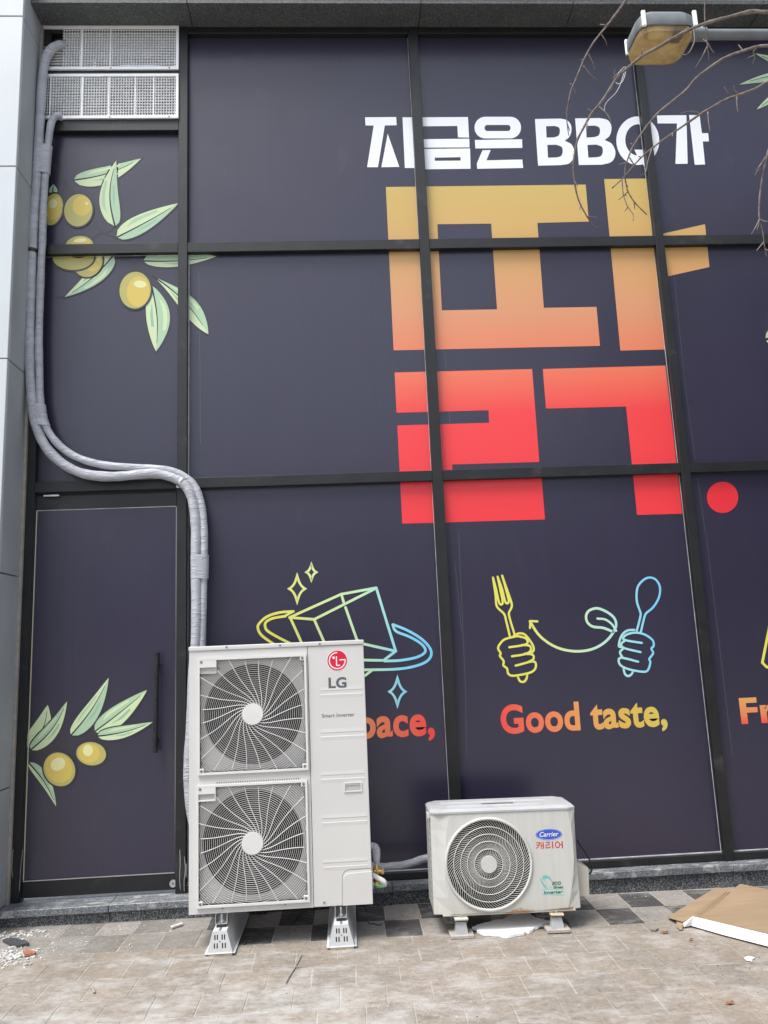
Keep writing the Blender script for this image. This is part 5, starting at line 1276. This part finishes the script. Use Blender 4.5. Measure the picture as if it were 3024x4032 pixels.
loft([rring(hx-.03, hy-.03, .05, LZ+.06), rring(hx-.006, hy-.006, .068, LZ+.005)], True, False).build('reflector', ['reflector'], lamp, 'auto')
loft([rring(hx-.004, hy-.004, .07, LZ+.004), rring(hx-.008, hy-.008, .07, LZ-.026), rring(hx-.02, hy-.02, .065, LZ-.036), rring(hx-.04, hy-.04, .06, LZ-.040)][::-1], True, False).build('lens', ['lens'], lamp, 'auto')
MB().rbox(ctr.x+.045, ctr.x+.10, ctr.y-.11, ctr.y-.02, LZ+.004, LZ+.05, .004, 1).build('lamp_holder', ['blackplastic'], lamp)
MB().tube([(ctr.x-.09, ctr.y-.05, LZ+.03), (ctr.x+.05, ctr.y-.05, LZ+.03)], .022, 12).build('bulb', ['reflector'], lamp, True)
for x, y in ((ctr.x-hx+.02, ctr.y-hy+.004), (ctr.x+hx-.012, ctr.y-hy+.004), (ctr.x-hx+.002, ctr.y+hy-.06)):
    f_ = MB()
    f_.rbox(x-.011, x+.011, y-.012, y+.004, LZ-.004, LZ+.092, .003, 1); f_.build('clip', ['white_paint'], lamp)
ay = ctr.y-.02
MB().tube([(ctr.x+hx-.01, ay, LZ+.045), (ctr.x+hx+.10, ay, LZ+.045), (ctr.x+hx+.101, ay, LZ+.045), (3.35, ay, LZ+.045)], [.036, .036, .028, .028], 16).build('arm', ['lamphouse'], lamp, 'auto')
for k_ in range(3): MB().disc((ctr.x+hx+.02+.03*k_, LZ+.084), .007, ay-.012, ay+.012, 10).build('arm_bolt', ['white_paint'], lamp)
MB().tube([(3.35, ay, gz(3.35)), (3.35, ay, LZ+.4)], [.06, .045], 16).build('pole', ['lamphouse'], lamp, True)

# ================================================================ bare street tree, its trunk just outside the frame
TX, TY = 3.05, -1.95
tree = empty('street_tree', (TX, TY, gz(TX))); tag(tree, 'bare street tree whose thin grey-brown branches hang in from the upper right', 'tree')
tk = [Vector((TX, TY, gz(TX)-.05)), Vector((TX+.02, TY, 1.2)), Vector((TX-.03, TY+.05, 2.6)), Vector((TX+.02, TY+.02, 3.9)), Vector((TX-.02, TY+.06, 5.2)), Vector((TX+.03, TY, 6.6))]
q_ = cr(tk, 5); MB().tube(q_, [.13-.085*i/len(q_) for i in range(len(q_))], 14).build('trunk', ['bark'], tree, True)
def branch(pts, y0_, y1_, w0, w1, root=None, seed=1, twigs=()):
    """pts trace the branch from the frame edge to its tip; it leaves the trunk at `root` outside the frame"""
    n = len(pts); P = [on('N', x, y, lerp(y0_, y1_, i/(n-1))) for i, (x, y) in enumerate(pts)]
    if root: P = [Vector(root), P[0]+(P[0]-P[1]).normalized()*.35]+P
    q_ = cr(P, 5); k_ = len(q_); rnd = random.Random(seed)
    rad = [.87*lerp(w0, w1, (i/(k_-1))**.8)*rnd.uniform(.82, 1.2) for i in range(k_)]
    b = MB().tube(q_, rad, 8).build('branch', ['bark'], tree, True)
    for tp_ in twigs:
        j = min(range(n), key=lambda i: (pts[i][0]-tp_[0][0])**2+(pts[i][1]-tp_[0][1])**2); yy = lerp(y0_, y1_, j/(n-1))
        T = [on('N', x, y, yy+.012*i*(1 if seed % 2 else -1)) for i, (x, y) in enumerate(tp_)]
        t_ = cr(T, 4); m_ = len(t_); MB().tube(t_, [lerp(.0042, .0018, i/(m_-1)) for i in range(m_)], 6).build('twig', ['bark'], b, True)
branch([(755, 0), (700, 75), (650, 140), (590, 215), (540, 280), (485, 380), (440, 490), (405, 570), (385, 660), (375, 730), (378, 790), (388, 865)], -1.5, -1.25, .0105, .0025, (TX, TY, 5.7), 1,
       [[(620, 160), (585, 155)], [(595, 220), (622, 258), (632, 290)], [(515, 345), (545, 410), (552, 450)], [(480, 420), (530, 480), (583, 522)], [(415, 560), (438, 605)], [(485, 380), (465, 384)], [(408, 535), (393, 536)], [(378, 790), (395, 835)]])
branch([(1659, 78), (1550, 75), (1420, 105), (1290, 140), (1180, 180), (1060, 240), (960, 300), (860, 355), (780, 420), (700, 490), (640, 585), (580, 670), (530, 730), (480, 820), (445, 890), (425, 980), (415, 1060), (425, 1160), (440, 1240), (465, 1310), (510, 1390), (545, 1440), (572, 1450)], -1.75, -1.3, .0125, .0038, (TX, TY, 4.7), 2,
       [[(860, 355), (852, 325), (875, 310)], [(535, 710), (505, 692)], [(580, 680), (630, 725), (665, 790)], [(500, 770), (510, 825)], [(415, 1050), (400, 1046)], [(425, 1160), (445, 1185)], [(510, 1380), (570, 1388)], [(700, 490), (678, 470), (685, 440)], [(740, 455), (690, 480), (665, 500)], [(1180, 180), (1190, 260), (1150, 340), (1100, 350)], [(465, 1310), (458, 1340)]])
branch([(1659, 292), (1600, 295), (1500, 325), (1390, 365), (1290, 430), (1200, 500), (1130, 580), (1050, 645), (970, 710), (910, 775), (860, 840), (800, 930), (770, 1000), (750, 1060), (745, 1120), (755, 1180), (765, 1220), (800, 1280), (850, 1335), (885, 1368)], -1.6, -1.2, .0095, .0032, (TX, TY, 4.35), 3,
       [[(795, 922), (780, 914)], [(750, 1040), (705, 1050)], [(775, 1005), (805, 1055), (808, 1090)], [(765, 1225), (740, 1245), (705, 1275)], [(805, 1290), (810, 1335)], [(1600, 295), (1565, 330), (1575, 360), (1560, 410)], [(755, 1180), (768, 1192)], [(1500, 325), (1470, 285)], [(1575, 350), (1525, 372)]])
branch([(1659, 520), (1560, 575), (1460, 610), (1380, 640), (1300, 685), (1210, 740), (1130, 795), (1050, 850), (980, 900), (920, 945), (850, 1005), (790, 1070), (740, 1130), (665, 1200)], -1.55, -1.15, .0098, .0042, (TX, TY, 4.5), 4,
       [[(1460, 610), (1460, 660), (1466, 715)], [(1470, 602), (1445, 575), (1440, 545)], [(1415, 612), (1380, 555)], [(1225, 722), (1170, 710), (1100, 722)], [(1275, 715), (1280, 780), (1290, 840)], [(1050, 850), (1048, 872)], [(915, 955), (890, 1040), (875, 1105), (845, 1115)], [(728, 1145), (735, 1230), (760, 1310), (800, 1370), (798, 1410)], [(850, 1005), (832, 997)], [(735, 1240), (758, 1250)], [(765, 1320), (745, 1348)]])
branch([(1262, -40), (1258, 0), (1255, 80), (1260, 180), (1270, 270), (1283, 385)], -1.7, -1.6, .0075, .002, (TX, TY, 5.9), 5,
       [[(1270, 300), (1235, 370), (1195, 432)], [(1270, 270), (1300, 320), (1318, 338)], [(1270, 270), (1245, 250)]])
branch([(1740, 700), (1680, 900), (1645, 1020), (1625, 1120), (1608, 1230), (1602, 1330), (1605, 1400), (1625, 1480), (1635, 1560), (1650, 1640)], -1.5, -1.4, .0085, .003, (TX, TY, 4.6), 6,
       [[(1645, 1000), (1605, 1060), (1580, 1085)], [(1625, 1100), (1600, 1080), (1575, 1120)], [(1605, 1400), (1580, 1450), (1552, 1495)], [(1605, 1400), (1590, 1470)], [(1605, 1400), (1640, 1412), (1670, 1412)], [(1632, 1545), (1585, 1600)], [(1640, 1590), (1665, 1600)]])
st = [on('N', x, y, -1.52) for x, y in [(665, 500), (700, 470), (745, 425), (748, 470), (730, 520), (700, 535), (680, 505), (715, 470), (742, 450), (720, 530), (690, 590), (640, 640), (620, 670), (615, 705)]]
tag(MB().tube(cr(st, 5), .0016, 5).build('loose_string', ['hose']), 'thin white string snagged on the thickest branch below the street lamp', 'string')

# ================================================================ unseen building blocks added behind the camera to shape reflections in the film
opp = empty('added_opposite_block', (2, -17, 0)); tag(opp, 'plain unseen building block added across the street to darken reflections low in the film', 'building')  # added so the lower film mirrors something darker than the horizon sky
nb = empty('added_dark_block', (11, -11, 0)); tag(nb, 'unseen dark block added behind the camera to darken reflections in the right-hand panes', 'building')  # added mass, stands in for whatever darkens the reflection in the right bay
MB().box(6.9, 16, -14, -9, -.5, 9.8).build('wall', ['slate'], nb)
for i in range(3): MB().box(8+i*2.6, 9.4+i*2.6, -9.0, -8.95, 5.2, 6.8).build('window', ['coil'], nb)
MB().box(-14, 22, -24, -17, -.5, 6.0).build('wall', ['reveal'], opp)
for fz in (1.2, 4.0):
    for i in range(9): MB().box(-12.5+i*3.8, -10.5+i*3.8, -17.0, -16.95, fz, fz+1.5).build('window', ['coil'], opp)
